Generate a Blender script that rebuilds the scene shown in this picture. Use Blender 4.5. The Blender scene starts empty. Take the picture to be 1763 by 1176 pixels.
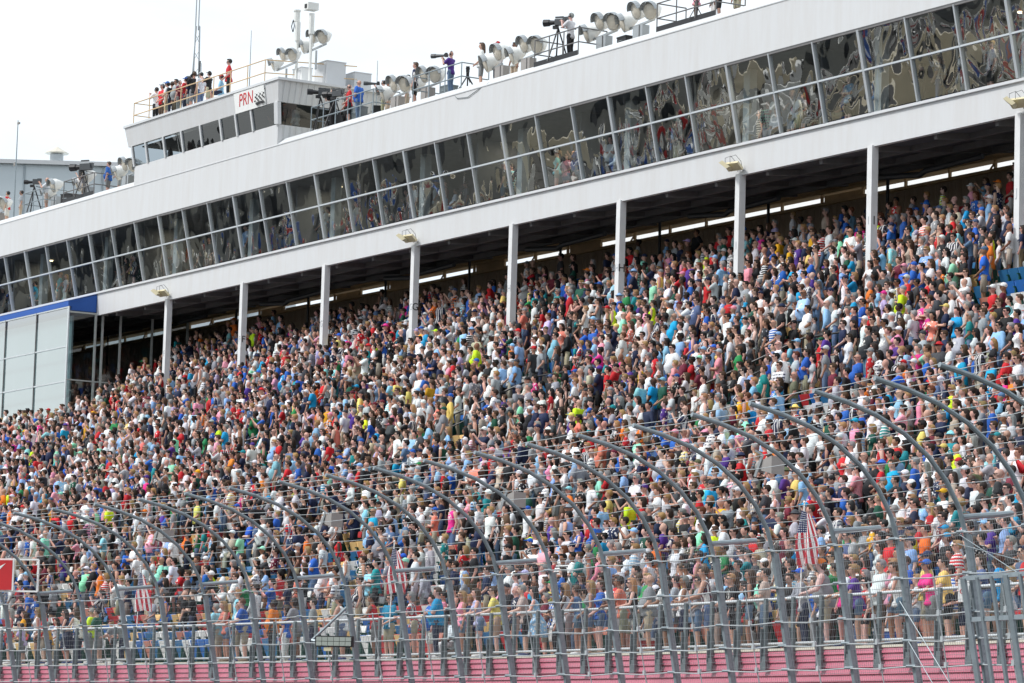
import bpy, bmesh, math, random
import numpy as np
from mathutils import Vector, Matrix, Euler, Quaternion

random.seed(11); rng = np.random.default_rng(11)
SC = bpy.context.scene
COL = SC.collection
R = math.radians
CZ = 2.2                                  # height of the camera over the track

# ------------------------------------------------------------------ camera
def cam_basis():
    yaw, pitch, roll = R(31.0088), R(6.7116), R(1.7)
    F = Vector((-math.cos(yaw)*math.cos(pitch), math.sin(yaw)*math.cos(pitch), math.sin(pitch)))
    Rt = Vector((math.sin(yaw), math.cos(yaw), 0)); U = Rt.cross(F)
    return F, (math.cos(roll)*Rt + math.sin(roll)*U), (math.cos(roll)*U - math.sin(roll)*Rt)
F_, R_, U_ = cam_basis()
cam = bpy.data.cameras.new('camera'); camo = bpy.data.objects.new('camera', cam); COL.objects.link(camo)
cam.sensor_width = 36; cam.lens = 36*6100/1763; cam.clip_start = .5; cam.clip_end = 6000
m = Matrix.Identity(4)
for i, v in enumerate((R_, U_, -F_)):
    for j in range(3): m[j][i] = v[j]
m.translation = Vector((0, 0, CZ)); camo.matrix_world = m
SC.camera = camo

# ------------------------------------------------------------------ light
SUN_DIR = Vector((-.26, -.62, .74)).normalized()
w = bpy.data.worlds.new('World'); SC.world = w; w.use_nodes = True
nt = w.node_tree; bg = nt.nodes['Background']
sky = nt.nodes.new('ShaderNodeTexSky'); sky.sky_type = 'NISHITA'; sky.sun_disc = False
sky.sun_elevation = math.asin(SUN_DIR.z); sky.sun_rotation = math.atan2(SUN_DIR.x, SUN_DIR.y)
sky.dust_density = 3; sky.air_density = 1.2
tc = nt.nodes.new('ShaderNodeTexCoord'); mp = nt.nodes.new('ShaderNodeMapping'); mp.inputs['Scale'].default_value = (1, 1, 2.6)
nz = nt.nodes.new('ShaderNodeTexNoise'); nz.inputs['Scale'].default_value = 4; nz.inputs['Detail'].default_value = 8; nz.inputs['Roughness'].default_value = .6
cr = nt.nodes.new('ShaderNodeValToRGB'); cr.color_ramp.elements[0].position = .33; cr.color_ramp.elements[1].position = .62
cr.color_ramp.elements[0].color = (.72, .72, .72, 1)
mx = nt.nodes.new('ShaderNodeMixRGB'); mx.inputs['Color2'].default_value = (8.9, 9.65, 10.3, 1)
L = nt.links.new
L(tc.outputs['Generated'], mp.inputs['Vector']); L(mp.outputs['Vector'], nz.inputs['Vector']); L(nz.outputs['Fac'], cr.inputs['Fac'])
L(cr.outputs['Color'], mx.inputs['Fac']); L(sky.outputs['Color'], mx.inputs['Color1']); L(mx.outputs['Color'], bg.inputs['Color'])
bg.inputs['Strength'].default_value = .098
sl = bpy.data.lights.new('sun', 'SUN'); sl.energy = 2.6; sl.angle = R(9); sl.color = (1, .99, .975)
so = bpy.data.objects.new('sun', sl); COL.objects.link(so); so.rotation_euler = SUN_DIR.to_track_quat('Z', 'Y').to_euler(); so.location = (0, -40, 80)
SC.view_settings.view_transform = 'Standard'; SC.view_settings.look = 'None'; SC.view_settings.gamma = 1
SC.view_settings.exposure = 0.32

# ------------------------------------------------------------------ materials
def newmat(name):
    mt = bpy.data.materials.new(name); mt.use_nodes = True
    return mt, mt.node_tree, mt.node_tree.nodes['Principled BSDF']
def nd(nt, typ, **kw):
    n = nt.nodes.new('ShaderNode' + typ)
    for k, v in kw.items():
        if k in n.inputs: n.inputs[k].default_value = v
        else: setattr(n, k, v)
    return n
def plain(name, col, rough=.6, metal=0, var=.12, scale=3.0, bump=0, bscale=20, emis=None):
    mt, nt, b = newmat(name); L = nt.links.new
    t = nd(nt, 'TexCoord'); n = nd(nt, 'TexNoise', Scale=scale, Detail=5.0, Roughness=.6); L(t.outputs['Object'], n.inputs['Vector'])
    r = nd(nt, 'ValToRGB'); L(n.outputs['Fac'], r.inputs['Fac'])
    r.color_ramp.elements[0].position = .3; r.color_ramp.elements[1].position = .7
    r.color_ramp.elements[0].color = tuple(c*(1-var) for c in col)+(1,); r.color_ramp.elements[1].color = tuple(min(1, c*(1+var)) for c in col)+(1,)
    L(r.outputs['Color'], b.inputs['Base Color'])
    b.inputs['Roughness'].default_value = rough; b.inputs['Metallic'].default_value = metal
    if bump:
        n2 = nd(nt, 'TexNoise', Scale=bscale, Detail=3.0); L(t.outputs['Object'], n2.inputs['Vector'])
        bp = nd(nt, 'Bump', Strength=bump); L(n2.outputs['Fac'], bp.inputs['Height']); L(bp.outputs['Normal'], b.inputs['Normal'])
    if emis: b.inputs['Emission Color'].default_value = emis+(1,); b.inputs['Emission Strength'].default_value = 1
    return mt
def ribbed(name, col, axis=0, pitch=.3, strength=.35, rough=.45, streak=.08):
    """painted metal siding: ribs along one axis, faint rain streaks"""
    mt, nt, b = newmat(name); L = nt.links.new
    t = nd(nt, 'TexCoord'); s = nd(nt, 'SeparateXYZ'); L(t.outputs['Object'], s.inputs['Vector'])
    mu = nd(nt, 'Math', operation='MULTIPLY'); mu.inputs[1].default_value = 1/pitch; L(s.outputs[axis], mu.inputs[0])
    fr = nd(nt, 'Math', operation='FRACT'); L(mu.outputs[0], fr.inputs[0])
    rp = nd(nt, 'ValToRGB'); L(fr.outputs[0], rp.inputs['Fac']); e = rp.color_ramp.elements
    e[0].position = 0; e[0].color = (0, 0, 0, 1); e[1].position = .16; e[1].color = (1, 1, 1, 1)
    for p, c in ((.84, 1), (1, 0)): x = e.new(p); x.color = (c, c, c, 1)
    bp = nd(nt, 'Bump', Strength=strength, Distance=.03); L(rp.outputs['Color'], bp.inputs['Height']); L(bp.outputs['Normal'], b.inputs['Normal'])
    mp = nd(nt, 'Mapping'); sc = [.25, .25, .25]; sc[axis] = 2.2; mp.inputs['Scale'].default_value = sc; L(t.outputs['Object'], mp.inputs['Vector'])
    n = nd(nt, 'TexNoise', Scale=1.3, Detail=6.0, Roughness=.65); L(mp.outputs['Vector'], n.inputs['Vector'])
    r = nd(nt, 'ValToRGB'); L(n.outputs['Fac'], r.inputs['Fac']); r.color_ramp.elements[0].position = .25; r.color_ramp.elements[1].position = .6
    r.color_ramp.elements[0].color = tuple(c*(1-streak*(1+.4*i)) for i, c in enumerate(col))+(1,); r.color_ramp.elements[1].color = col+(1,)
    L(r.outputs['Color'], b.inputs['Base Color']); b.inputs['Roughness'].default_value = rough
    return mt
def glass(name, tint, refl, wave, wscale, rough=.0):
    """see-through pane with a mirror layer; the sheet is slightly wavy as old float glass is"""
    mt, nt, b = newmat(name); L = nt.links.new; nt.nodes.remove(b); out = nt.nodes['Material Output']
    tr = nd(nt, 'BsdfTransparent', Color=tint+(1,)); gl = nd(nt, 'BsdfGlossy', Color=(.95, .94, .9, 1), Roughness=rough)
    lw = nd(nt, 'LayerWeight', Blend=.35); mr = nd(nt, 'MapRange'); mr.inputs['To Min'].default_value = refl*.6; mr.inputs['To Max'].default_value = min(1, refl*2.2)
    L(lw.outputs['Facing'], mr.inputs['Value'])
    t = nd(nt, 'TexCoord'); mp = nd(nt, 'Mapping'); mp.inputs['Scale'].default_value = (1, 1, .6); L(t.outputs['Object'], mp.inputs['Vector']); n = nd(nt, 'TexNoise', Scale=wscale, Detail=1.2, Roughness=.45, Distortion=.5); L(mp.outputs['Vector'], n.inputs['Vector'])
    n2 = nd(nt, 'TexNoise', Scale=.16, Detail=1.0); L(t.outputs['Object'], n2.inputs['Vector']); r2 = nd(nt, 'MapRange'); r2.inputs['From Min'].default_value = .38; r2.inputs['From Max'].default_value = .6; r2.inputs['To Min'].default_value = .25; r2.inputs['To Max'].default_value = 1.5; L(n2.outputs['Fac'], r2.inputs['Value']); mh = nd(nt, 'Math', operation='MULTIPLY'); L(n.outputs['Fac'], mh.inputs[0]); L(r2.outputs['Result'], mh.inputs[1])
    bp = nd(nt, 'Bump', Strength=1, Distance=wave); L(mh.outputs[0], bp.inputs['Height']); L(bp.outputs['Normal'], gl.inputs['Normal'])
    mxs = nd(nt, 'MixShader'); L(mr.outputs['Result'], mxs.inputs['Fac']); L(tr.outputs[0], mxs.inputs[1]); L(gl.outputs[0], mxs.inputs[2]); L(mxs.outputs[0], out.inputs['Surface'])
    return mt
def objcol(name, rough=.8, kind='plain'):
    """cloth / skin / hair whose colour is the object's own colour"""
    mt, nt, b = newmat(name); L = nt.links.new
    o = nd(nt, 'ObjectInfo'); t = nd(nt, 'TexCoord'); base = o.outputs['Color']
    n = nd(nt, 'TexNoise', Scale=9.0, Detail=3.0); L(t.outputs['Object'], n.inputs['Vector'])
    hs = nd(nt, 'HueSaturation'); mr = nd(nt, 'MapRange'); mr.inputs['To Min'].default_value = .82; mr.inputs['To Max'].default_value = 1.15
    L(n.outputs['Fac'], mr.inputs['Value']); L(mr.outputs['Result'], hs.inputs['Value']); L(base, hs.inputs['Color']); cur = hs.outputs['Color']
    def over(fac, col):
        m = nd(nt, 'MixRGB'); L(fac, m.inputs['Fac']); L(cur, m.inputs['Color1']); m.inputs['Color2'].default_value = col+(1,); return m.outputs['Color']
    s = nd(nt, 'SeparateXYZ'); L(t.outputs['Object'], s.inputs['Vector'])
    def stripe(ax, k, th):
        a = nd(nt, 'Math', operation='MULTIPLY'); a.inputs[1].default_value = k; L(s.outputs[ax], a.inputs[0])
        f = nd(nt, 'Math', operation='FRACT'); L(a.outputs[0], f.inputs[0]); g = nd(nt, 'Math', operation='GREATER_THAN'); g.inputs[1].default_value = th; L(f.outputs[0], g.inputs[0]); return g.outputs[0]
    if kind == 'stripe': cur = over(stripe(2, 14, .55), (.75, .75, .74))
    if kind == 'plaid':
        cur = over(stripe(2, 11, .6), (.05, .05, .09)); cur = over(stripe(0, 13, .62), (.7, .68, .66))
    if kind == 'floral':
        v = nd(nt, 'TexVoronoi', Scale=14.0); L(t.outputs['Object'], v.inputs['Vector']); g = nd(nt, 'Math', operation='LESS_THAN'); g.inputs[1].default_value = .36; L(v.outputs['Distance'], g.inputs[0]); cur = over(g.outputs[0], (.7, .68, .66))
    if kind == 'graphic':                                  # a printed patch on the chest
        v = nd(nt, 'TexNoise', Scale=26.0, Detail=2.0); L(t.outputs['Object'], v.inputs['Vector'])
        g = nd(nt, 'Math', operation='GREATER_THAN'); g.inputs[1].default_value = .53; L(v.outputs['Fac'], g.inputs[0])
        d = nd(nt, 'VectorMath', operation='DISTANCE'); d.inputs[1].default_value = (0, -.14, 1.27); L(t.outputs['Object'], d.inputs[0])
        l = nd(nt, 'Math', operation='LESS_THAN'); l.inputs[1].default_value = .12; L(d.outputs['Value'], l.inputs[0])
        mm = nd(nt, 'Math', operation='MULTIPLY'); L(g.outputs[0], mm.inputs[0]); L(l.outputs[0], mm.inputs[1]); cur = over(mm.outputs[0], (.72, .7, .66))
    L(cur, b.inputs['Base Color']); b.inputs['Roughness'].default_value = rough
    if kind == 'skin': b.inputs['Subsurface Weight'].default_value = 0.0
    n3 = nd(nt, 'TexNoise', Scale=38.0, Detail=2.0); L(t.outputs['Object'], n3.inputs['Vector'])
    bp = nd(nt, 'Bump', Strength=.35, Distance=.02); L(n3.outputs['Fac'], bp.inputs['Height']); L(bp.outputs['Normal'], b.inputs['Normal'])
    return mt
M = dict(
    white=ribbed('white_siding', (.585, .59, .595), 0, .42, .06, streak=.06),
    white_side=ribbed('white_ribbed_siding', (.56, .57, .575), 1, .28, .9),
    cap=plain('white_cap', (.58, .59, .60), .5, var=.03), column=plain('white_column_paint', (.68, .68, .68), .5, var=.06, scale=2),
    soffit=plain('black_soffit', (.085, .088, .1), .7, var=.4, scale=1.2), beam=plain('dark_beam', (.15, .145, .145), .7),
    tan=plain('tan_purlin', (.60, .43, .25), .7, var=.2, scale=1), back=ribbed('brown_back_wall', (.36, .28, .205), 0, .35, .9, .7, .2),
    concrete=plain('concrete', (.30, .29, .27), .9, var=.2, scale=1.5, bump=.3), coping=plain('cream_coping', (.60, .56, .47), .8, var=.12),
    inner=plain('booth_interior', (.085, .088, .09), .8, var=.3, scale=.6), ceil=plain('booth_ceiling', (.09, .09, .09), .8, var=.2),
    mullion=plain('mullion_aluminium', (.50, .53, .55), .35, .3, var=.05), inpost=plain('booth_post', (.42, .44, .42), .6),
    gald=plain('shade_dark_steel', (.15, .18, .19), .5, .2, var=.2, scale=4), galv=plain('galvanised_steel', (.26, .305, .33), .45, .25, var=.14, scale=5), cable=plain('steel_cable', (.47, .50, .51), .45, .3, var=.1),  # gald: darker copy of galv, the rail posts' shadow side put into the colour
    rail=plain('bright_rail', (.62, .65, .66), .4, .4, var=.05), black=plain('black_paint', (.012, .012, .014), .5),
    siding=plain('red_barrier_siding', (.50, .145, .20), .33, var=.12, scale=.9), canopy=plain('blue_canopy', (.012, .085, .36), .6, var=.06),
    cream=plain('cream_fixture', (.62, .55, .36), .5, var=.05), lens=plain('lamp_lens', (.60, .55, .46), .25, var=.05),
    hood=plain('lamp_hood', (.36, .38, .39), .35, .4, var=.08), hoodw=plain('lamp_drum_white', (.74, .74, .71), .4, var=.06),
    letter=plain('letter_black', (.01, .01, .012), .6), letterf=plain('letter_faded', (.42, .44, .46), .7), red=plain('sign_red', (.55, .015, .02), .45, var=.04), truck=objcol('hauler_paint', .35), sgwhite=plain('sign_white', (.82, .82, .8), .45, var=.03),
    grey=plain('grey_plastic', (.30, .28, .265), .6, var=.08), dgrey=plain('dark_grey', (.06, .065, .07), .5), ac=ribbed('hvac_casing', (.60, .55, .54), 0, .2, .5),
    ledface=plain('led_face', (.34, .37, .33), .3, var=.05), pinkred=plain('red_diamond', (.62, .1, .06), .6), far=plain('far_cladding', (.58, .64, .67), .6, var=.04, scale=.05), farline=plain('far_joint', (.36, .41, .44), .7),
    asphalt=plain('asphalt', (.032, .031, .030), .85, var=.25, scale=.2, bump=.2, bscale=3), grass=plain('grass_field', (.028, .030, .024), .95, var=.4, scale=.08), backdrop=plain('dark_backdrop', (.009, .011, .013), 1, var=.6, scale=.05),
    line=plain('line_paint', (.75, .75, .72), .7), green=plain('seat_green', (.01, .075, .055), .5), skin=objcol('skin', .55, 'skin'), hair=objcol('hair', .6), shoe=objcol('shoe', .6),
    cloth=objcol('cloth_plain'), stripe=objcol('cloth_striped', kind='stripe'), plaid=objcol('cloth_plaid', kind='plaid'), floral=objcol('cloth_floral', kind='floral'), graphic=objcol('cloth_graphic', kind='graphic'),
    plastic=objcol('coloured_plastic', .4), eye=plain('eye_dark', (.02, .014, .01), .3), lip=plain('lip', (.33, .12, .1), .5), shade=plain('sunglass', (.012, .012, .015), .12), truckred=plain('hauler_red', (.45, .03, .03), .3), tyre=plain('tyre_rubber', (.02, .02, .02), .8),
)
M['booth'] = glass('booth_glass', (.74, .81, .85), .25, .034, 1.05)
M['press'] = glass('press_glass', (.45, .5, .53), .10, .012, .8)
M['club'] = glass('club_glass', (.70, .82, .81), .42, .002, .3, .05)
M['clubside'] = glass('club_side_glass', (.5, .55, .55), .10, .002, .3)
M['lit'] = plain('lit_lamp', (.9, .8, .6), .5, emis=(6., 4.6, 2.6))
M['wire'] = plain('mesh_wire', (.27, .29, .30), .5, .3, var=.1)

# ------------------------------------------------------------------ mesh helpers
class MB:
    def __init__(s): s.v, s.f, s.m = [], [], []
    def add(s, vs, fs, mi=0):
        b = len(s.v); s.v += [tuple(v) for v in vs]; s.f += [tuple(b+i for i in f) for f in fs]; s.m += [mi]*len(fs); return s
    def box(s, c, d, mi=0, rot=None):
        hx, hy, hz = d[0]/2, d[1]/2, d[2]/2
        vs = [Vector((x, y, z)) for x in (-hx, hx) for y in (-hy, hy) for z in (-hz, hz)]
        if rot is not None: vs = [rot @ v for v in vs]
        c = Vector(c)
        return s.add([v+c for v in vs], [(0, 1, 3, 2), (4, 6, 7, 5), (0, 4, 5, 1), (2, 3, 7, 6), (0, 2, 6, 4), (1, 5, 7, 3)], mi)
    def bar(s, a, b, wd, h, mi=0, up=(0, 0, 1)):
        a, b = Vector(a), Vector(b); d = (b-a); ln = d.length; d.normalize(); u = Vector(up)
        sd = d.cross(u)
        if sd.length < 1e-4: sd = d.cross(Vector((0, 1, 0)))
        sd.normalize(); u = sd.cross(d)
        vs = [p + sd*x*wd/2 + u*z*h/2 for p in (a, b) for x in (-1, 1) for z in (-1, 1)]
        return s.add(vs, [(0, 1, 3, 2), (4, 6, 7, 5), (0, 4, 5, 1), (2, 3, 7, 6), (0, 2, 6, 4), (1, 5, 7, 3)], mi)
    def tube(s, pts, r, n=6, mi=0, caps=True):
        pts = [Vector(p) for p in pts]; rs = r if isinstance(r, (list, tuple)) else [r]*len(pts); vs = []; fs = []
        ref = None
        for i, p in enumerate(pts):
            d = (pts[min(i+1, len(pts)-1)] - pts[max(i-1, 0)]).normalized()
            if ref is None:
                ref = d.cross(Vector((0, 0, 1)))
                if ref.length < 1e-3: ref = d.cross(Vector((1, 0, 0)))
            ref = (ref - d*ref.dot(d)).normalized(); q = d.cross(ref)
            for k in range(n):
                a = 2*math.pi*k/n; vs.append(p + (ref*math.cos(a)+q*math.sin(a))*rs[i])
        for i in range(len(pts)-1):
            for k in range(n): fs.append((i*n+k, i*n+(k+1) % n, (i+1)*n+(k+1) % n, (i+1)*n+k))
        if caps: fs.append(tuple(range(n))[::-1]); fs.append(tuple(range((len(pts)-1)*n, len(pts)*n)))
        return s.add(vs, fs, mi)
    def lathe(s, base, axis, prof, n=14, mi=0):
        """prof: (distance along axis, radius) list"""
        axis = Vector(axis).normalized(); base = Vector(base); u = axis.cross(Vector((0, 0, 1)))
        if u.length < 1e-3: u = axis.cross(Vector((1, 0, 0)))
        u.normalize(); q = axis.cross(u); vs = []; fs = []
        for d, r in prof:
            for k in range(n): a = 2*math.pi*k/n; vs.append(base+axis*d+(u*math.cos(a)+q*math.sin(a))*max(r, 1e-3))
        for i in range(len(prof)-1):
            for k in range(n): fs.append((i*n+k, i*n+(k+1) % n, (i+1)*n+(k+1) % n, (i+1)*n+k))
        fs.append(tuple(range(n))[::-1]); fs.append(tuple(range((len(prof)-1)*n, len(prof)*n)))
        return s.add(vs, fs, mi)
    def ell(s, c, r, mi=0, n=8, k=6):
        c = Vector(c); vs = [c+Vector((0, 0, r[2]))]; fs = []
        for i in range(1, k):
            a = math.pi*i/k
            for j in range(n): b = 2*math.pi*j/n; vs.append(c+Vector((r[0]*math.sin(a)*math.cos(b), r[1]*math.sin(a)*math.sin(b), r[2]*math.cos(a))))
        vs.append(c-Vector((0, 0, r[2])))
        for j in range(n): fs.append((0, 1+j, 1+(j+1) % n)); fs.append((len(vs)-1, 1+(k-2)*n+(j+1) % n, 1+(k-2)*n+j))
        for i in range(k-2):
            for j in range(n): fs.append((1+i*n+j, 1+(i+1)*n+j, 1+(i+1)*n+(j+1) % n, 1+i*n+(j+1) % n))
        return s.add(vs, fs, mi)
    def sheet(s, rows, mi=0):
        n = len(rows[0]); vs = [p for r in rows for p in r]
        return s.add(vs, [(i*n+j, i*n+j+1, (i+1)*n+j+1, (i+1)*n+j) for i in range(len(rows)-1) for j in range(n-1)], mi)
    def prism(s, poly, ext, mi=0):
        n = len(poly); e = Vector(ext); vs = [Vector(p) for p in poly]; vs += [v+e for v in vs]
        return s.add(vs, [tuple(range(n))[::-1], tuple(range(n, 2*n))]+[(i, (i+1) % n, n+(i+1) % n, n+i) for i in range(n)], mi)
    def mesh(s, name, mats, smooth=False):
        me = bpy.data.meshes.new(name); me.from_pydata(s.v, [], s.f); me.update()
        for mt in (mats if isinstance(mats, (list, tuple)) else [mats]): me.materials.append(mt)
        if s.m and max(s.m): me.polygons.foreach_set('material_index', s.m)
        if smooth: me.polygons.foreach_set('use_smooth', [True]*len(s.f))
        return me
    def build(s, name, mats, parent=None, smooth=False):
        return link(name, s.mesh(name, mats, smooth), parent)
def link(name, data, parent=None, loc=None):
    o = bpy.data.objects.new(name, data); COL.objects.link(o)
    if parent is not None: o.parent = parent
    if loc is not None: o.location = loc
    return o
def tag(o, label=None, cat=None, group=None, kind=None):
    for k, v in (('label', label), ('category', cat), ('group', group), ('kind', kind)):
        if v: o[k] = v
    return o
def thing(name, label, cat, loc=(0, 0, 0), group=None, rz=0):
    o = link(name, None); o.location = loc; o.rotation_euler = (0, 0, rz); return tag(o, label, cat, group)
def text(name, body, size, mat, parent, loc, rot, extrude=.004, shear=0, sx=1):
    c = bpy.data.curves.new(name, 'FONT'); c.body = body; c.size = size; c.extrude = extrude; c.shear = shear; c.align_x = 'CENTER'; c.align_y = 'CENTER'
    o = link(name, c); me = bpy.data.meshes.new_from_object(o.evaluated_get(bpy.context.evaluated_depsgraph_get())); bpy.data.objects.remove(o); me.materials.clear(); me.materials.append(mat)
    o = link(name, me, parent); o.location = loc; o.rotation_euler = rot; o.scale = (sx, 1, 1); return o
Z = lambda zc: zc + CZ                                     # heights below are given over the camera
def arc_x(a, b, st): n = max(1, round(abs(b-a)/st)); return [a+(b-a)*i/n for i in range(n+1)]

# ------------------------------------------------------------------ layout of the stand
YC = 66.48                                                # line of the columns
COLX = [-81.56-7.3*k for k in range(-4, 14)]              # one column every 7.3 m
Yf = lambda X: 45.85-(X+86)**2/400.                       # bowed front of the lower stand
NR0 = 29
def row_y(i, X):
    s = Yf(X)+1.9
    return s+(66.1-s)*i/NR0 if i <= NR0 else 66.1+.71*(i-NR0)
def row_z(i):
    v = i*20./NR0
    return Z(2.5+.44*v+(12.-.44*20)/400.*v*v if i <= NR0 else 14.5+.48*(i-NR0))
NROWS = 36
XCLUB = -147.4                                            # glass pavilion begins left of this

# ground
g = MB(); g.sheet([[(x, y, 0) for x in (-1500, 0, 700)] for y in (-1500, -30, 900)]); tag(g.build('ground', M['grass']), kind='structure')
g = MB(); xs = arc_x(-420, 160, 8)
g.sheet([[(x, Yf(x)-6-d if x > -300 else Yf(-300)-6-d, .004+.0) for x in xs] for d in (0, 16)]); tag(g.build('race_track', M['asphalt']), kind='structure')
g = MB(); g.sheet([[(x, y, .004) for x in (-430, 100)] for y in (-70, -22)]); tag(g.build('pit_road', M['asphalt']), kind='structure')
g = MB(); g.sheet([[(x, y, .004) for x in (-460, -60)] for y in (-190, -100)]); tag(g.build('paddock', M['asphalt']), kind='structure')
g = MB()
for k in range(7): g.sheet([[(x, y+.06*(x+250), .009) for x in (-345, -60)] for y in (-95-17*k, -95-17*k+3.5+(k % 3)*2)])
tag(g.build('mirror_strips', plain('mirror_cream', (.52, .45, .33), .8, var=.12)), kind='structure')  # cream strips added out of view, mirrored as pale streaks in the booth glass
g = MB()
for y in (-30, -62): g.sheet([[(x, y+d, .008) for x in (-430, 100)] for d in (0, .25)])
tag(g.build('pit_road_lines', M['line']), kind='structure')
g = MB()
pts = []
for k in range(26):
    a = R(170+k*4.4); rr = 560+40*math.sin(k*1.7); h = 40+16*math.sin(k*2.3)+8*math.sin(k*5.1); pts.append((-120+rr*math.cos(a), -20+rr*math.sin(a), h, a))
g.sheet([[(p[0]+d*math.cos(p[3]), p[1]+d*math.sin(p[3]), p[2]*f) for p in pts] for d, f in ((-60, -.02), (-30, .55), (0, .85), (60, 1), (160, .5))]); tag(g.build('added_backdrop', M['backdrop']), kind='structure')  # unseen dark rise, added and made tall so the booth glass mirrors dark

# ------------------------------------------------------------------ grandstand
GS = thing('grandstand', 'long white grandstand with slanted glass booths over rows of packed seats', 'grandstand')
XL, XR = -176., -44.
g = MB(); xs = arc_x(XL, XR, 2.2)
rows = [[(x, Yf(x), Z(2.5)) for x in xs]]
for i in range(NROWS):
    rows.append([(x, row_y(i, x), rows[-1][0][2]) for x in xs]); rows.append([(x, row_y(i, x), row_z(i)) for x in xs])
rows.append([(x, 73.4, rows[-1][0][2]) for x in xs])
g.sheet(rows); g.build('deck', M['concrete'], GS)
g = MB(); g.box(((XL+XR)/2, 73.45, Z(16.8)), (XR-XL, .1, 6.1)); g.build('back_wall', M['back'], GS)
g = MB(); g.box(((XL+XR)/2, 73.38, Z(19.84)), (XR-XL, .3, .1)); g.build('back_wall_trim', M['tan'], GS)
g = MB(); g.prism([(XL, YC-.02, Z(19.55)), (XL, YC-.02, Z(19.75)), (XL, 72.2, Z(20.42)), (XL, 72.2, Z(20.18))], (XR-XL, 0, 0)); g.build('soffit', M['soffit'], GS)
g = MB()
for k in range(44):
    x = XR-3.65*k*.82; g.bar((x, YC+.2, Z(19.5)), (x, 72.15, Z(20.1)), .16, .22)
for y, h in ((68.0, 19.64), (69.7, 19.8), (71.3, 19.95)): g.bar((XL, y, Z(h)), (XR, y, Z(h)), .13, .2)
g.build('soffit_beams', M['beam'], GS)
g = MB(); g.prism([(XL, 72.21, Z(20.18)), (XL, 74.3, Z(20.33)), (XL, 74.3, Z(20.5)), (XL, 72.21, Z(20.42))], (XR-XL, 0, 0)); g.build('purlin', M['tan'], GS)
g = MB(); g.bar((XL, 73.2, Z(20.22)), (XR, 73.2, Z(20.22)), .08, .1); g.build('purlin', M['tan'], GS)
g = MB()
for k in range(53):
    g = MB(); x = XR-1.2-2.43*k; g.bar((x, 73.45, Z(19.8)), (x, 73.45, Z(20.45)), .09, .09)
    if k % 3 == 1: g.bar((x-.35, 73.4, Z(19.8)), (x+.35, 73.4, Z(20.4)), .05, .05)
    g.build('gap_stud', M['tan'], GS)
    q = random.Random(k*7).random()
    if q < .34: g = MB(); hh = (.16, .3, .62)[k % 3]; g.box((x-1.2, 73.5, Z(19.86)+hh/2), (2.3, .03, hh)); g.build('gap_panel', M['tan'], GS)
for k in range(19):
    x = XR-2-7.3*k/2*1.9; g = MB(); g.tube([(x, 71.4, Z(16.6)), (x, 71.4, Z(20.05))], .06, 6); g.build('drain_pipe', M['black'], GS)
for x in arc_x(-150, -60, 11): g = MB(); g.tube([(x, 70.4, Z(19.6)), (x+2, 70.6, Z(19.45)), (x+2.3, 70.6, Z(19.55)), (x+5, 70.8, Z(19.7))], .1, 8); g.build('duct', M['dgrey'], GS)
LET = {-1: 'J', 0: 'J', 1: 'I', 2: 'I', 3: 'H', 4: 'H', 5: 'G', 6: 'G', 7: 'F', 8: 'F'}
for k, x in enumerate(COLX):
    k -= 4
    if x < XCLUB+3 or k < -1: continue
    g = MB(); g.box((x, YC+.02, Z((14.2+19.56)/2)), (.25, .25, 5.36)); g.box((x, YC+.02, Z(14.6)), (.42, .42, .06)); c = g.build('column', M['column'], GS)
    if k in LET:
        text('lettering', LET[k], .36, M['letterf'], c, (x, YC+.02-.128, Z(17.15)), (R(90), 0, 0))
        if k % 2: text('lettering', LET[k], .40, M['letter'], c, (x+.128, YC+.02, Z(17.15)), (R(90), 0, R(90)))
g = MB(); g.prism([(XCLUB, YC-.04, Z(19.52)), (XCLUB, YC+.14, Z(19.52)), (XCLUB, YC+.14, Z(20.5)), (XCLUB, YC-.04, Z(20.5))], (XR-XCLUB, 0, 0)); g.build('lower_fascia', M['white'], GS)
g = MB(); g.prism([(XL, YC-.04, Z(20.5)), (XL, YC+.14, Z(20.5)), (XL, YC+.14, Z(20.62)), (XL, YC-.12, Z(20.60)), (XL, YC-.12, Z(20.51))], (XR-XL, 0, 0)); g.build('sill_cap', M['cap'], GS)
YW0, YW1, ZW0, ZM, ZW1 = YC-.06, YC-.62, Z(20.62), Z(21.93), Z(23.2)   # slanted windows: foot, head
yw = lambda z: YW0+(YW1-YW0)*(z-ZW0)/(ZW1-ZW0)
YU = YC-.66
g = MB(); g.prism([(XL, YU, ZW1), (XL, YU+.6, ZW1), (XL, YU+.6, Z(25.12)), (XL, YU+.32, Z(25.12)), (XL, YU, Z(24.84))], (XR-XL, 0, 0)); g.build('upper_fascia', M['white'], GS)
g = MB(); g.prism([(XL, YU-.02, Z(24.82)), (XL, YU-.02, Z(24.86)), (XL, YU+.31, Z(25.14)), (XL, YU+.62, Z(25.14)), (XL, YU+.62, Z(25.10)), (XL, YU+.33, Z(25.10))], (XR-XL, 0, 0)); g.build('parapet_cap', M['cap'], GS)
g = MB(); g.box(((XL+XR)/2, 69.5, Z(24.86)), (XR-XL, 7.2, .16)); g.build('roof', M['coping'], GS)
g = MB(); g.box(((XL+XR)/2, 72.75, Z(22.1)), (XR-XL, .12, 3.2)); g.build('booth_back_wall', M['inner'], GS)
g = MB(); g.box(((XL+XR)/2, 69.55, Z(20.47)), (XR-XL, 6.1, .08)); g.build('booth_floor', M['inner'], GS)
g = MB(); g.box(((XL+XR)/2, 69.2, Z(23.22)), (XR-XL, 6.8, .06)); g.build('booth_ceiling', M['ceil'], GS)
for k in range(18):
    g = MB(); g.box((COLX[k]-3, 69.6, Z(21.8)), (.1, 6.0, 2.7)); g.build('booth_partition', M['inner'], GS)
g = MB()
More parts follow.
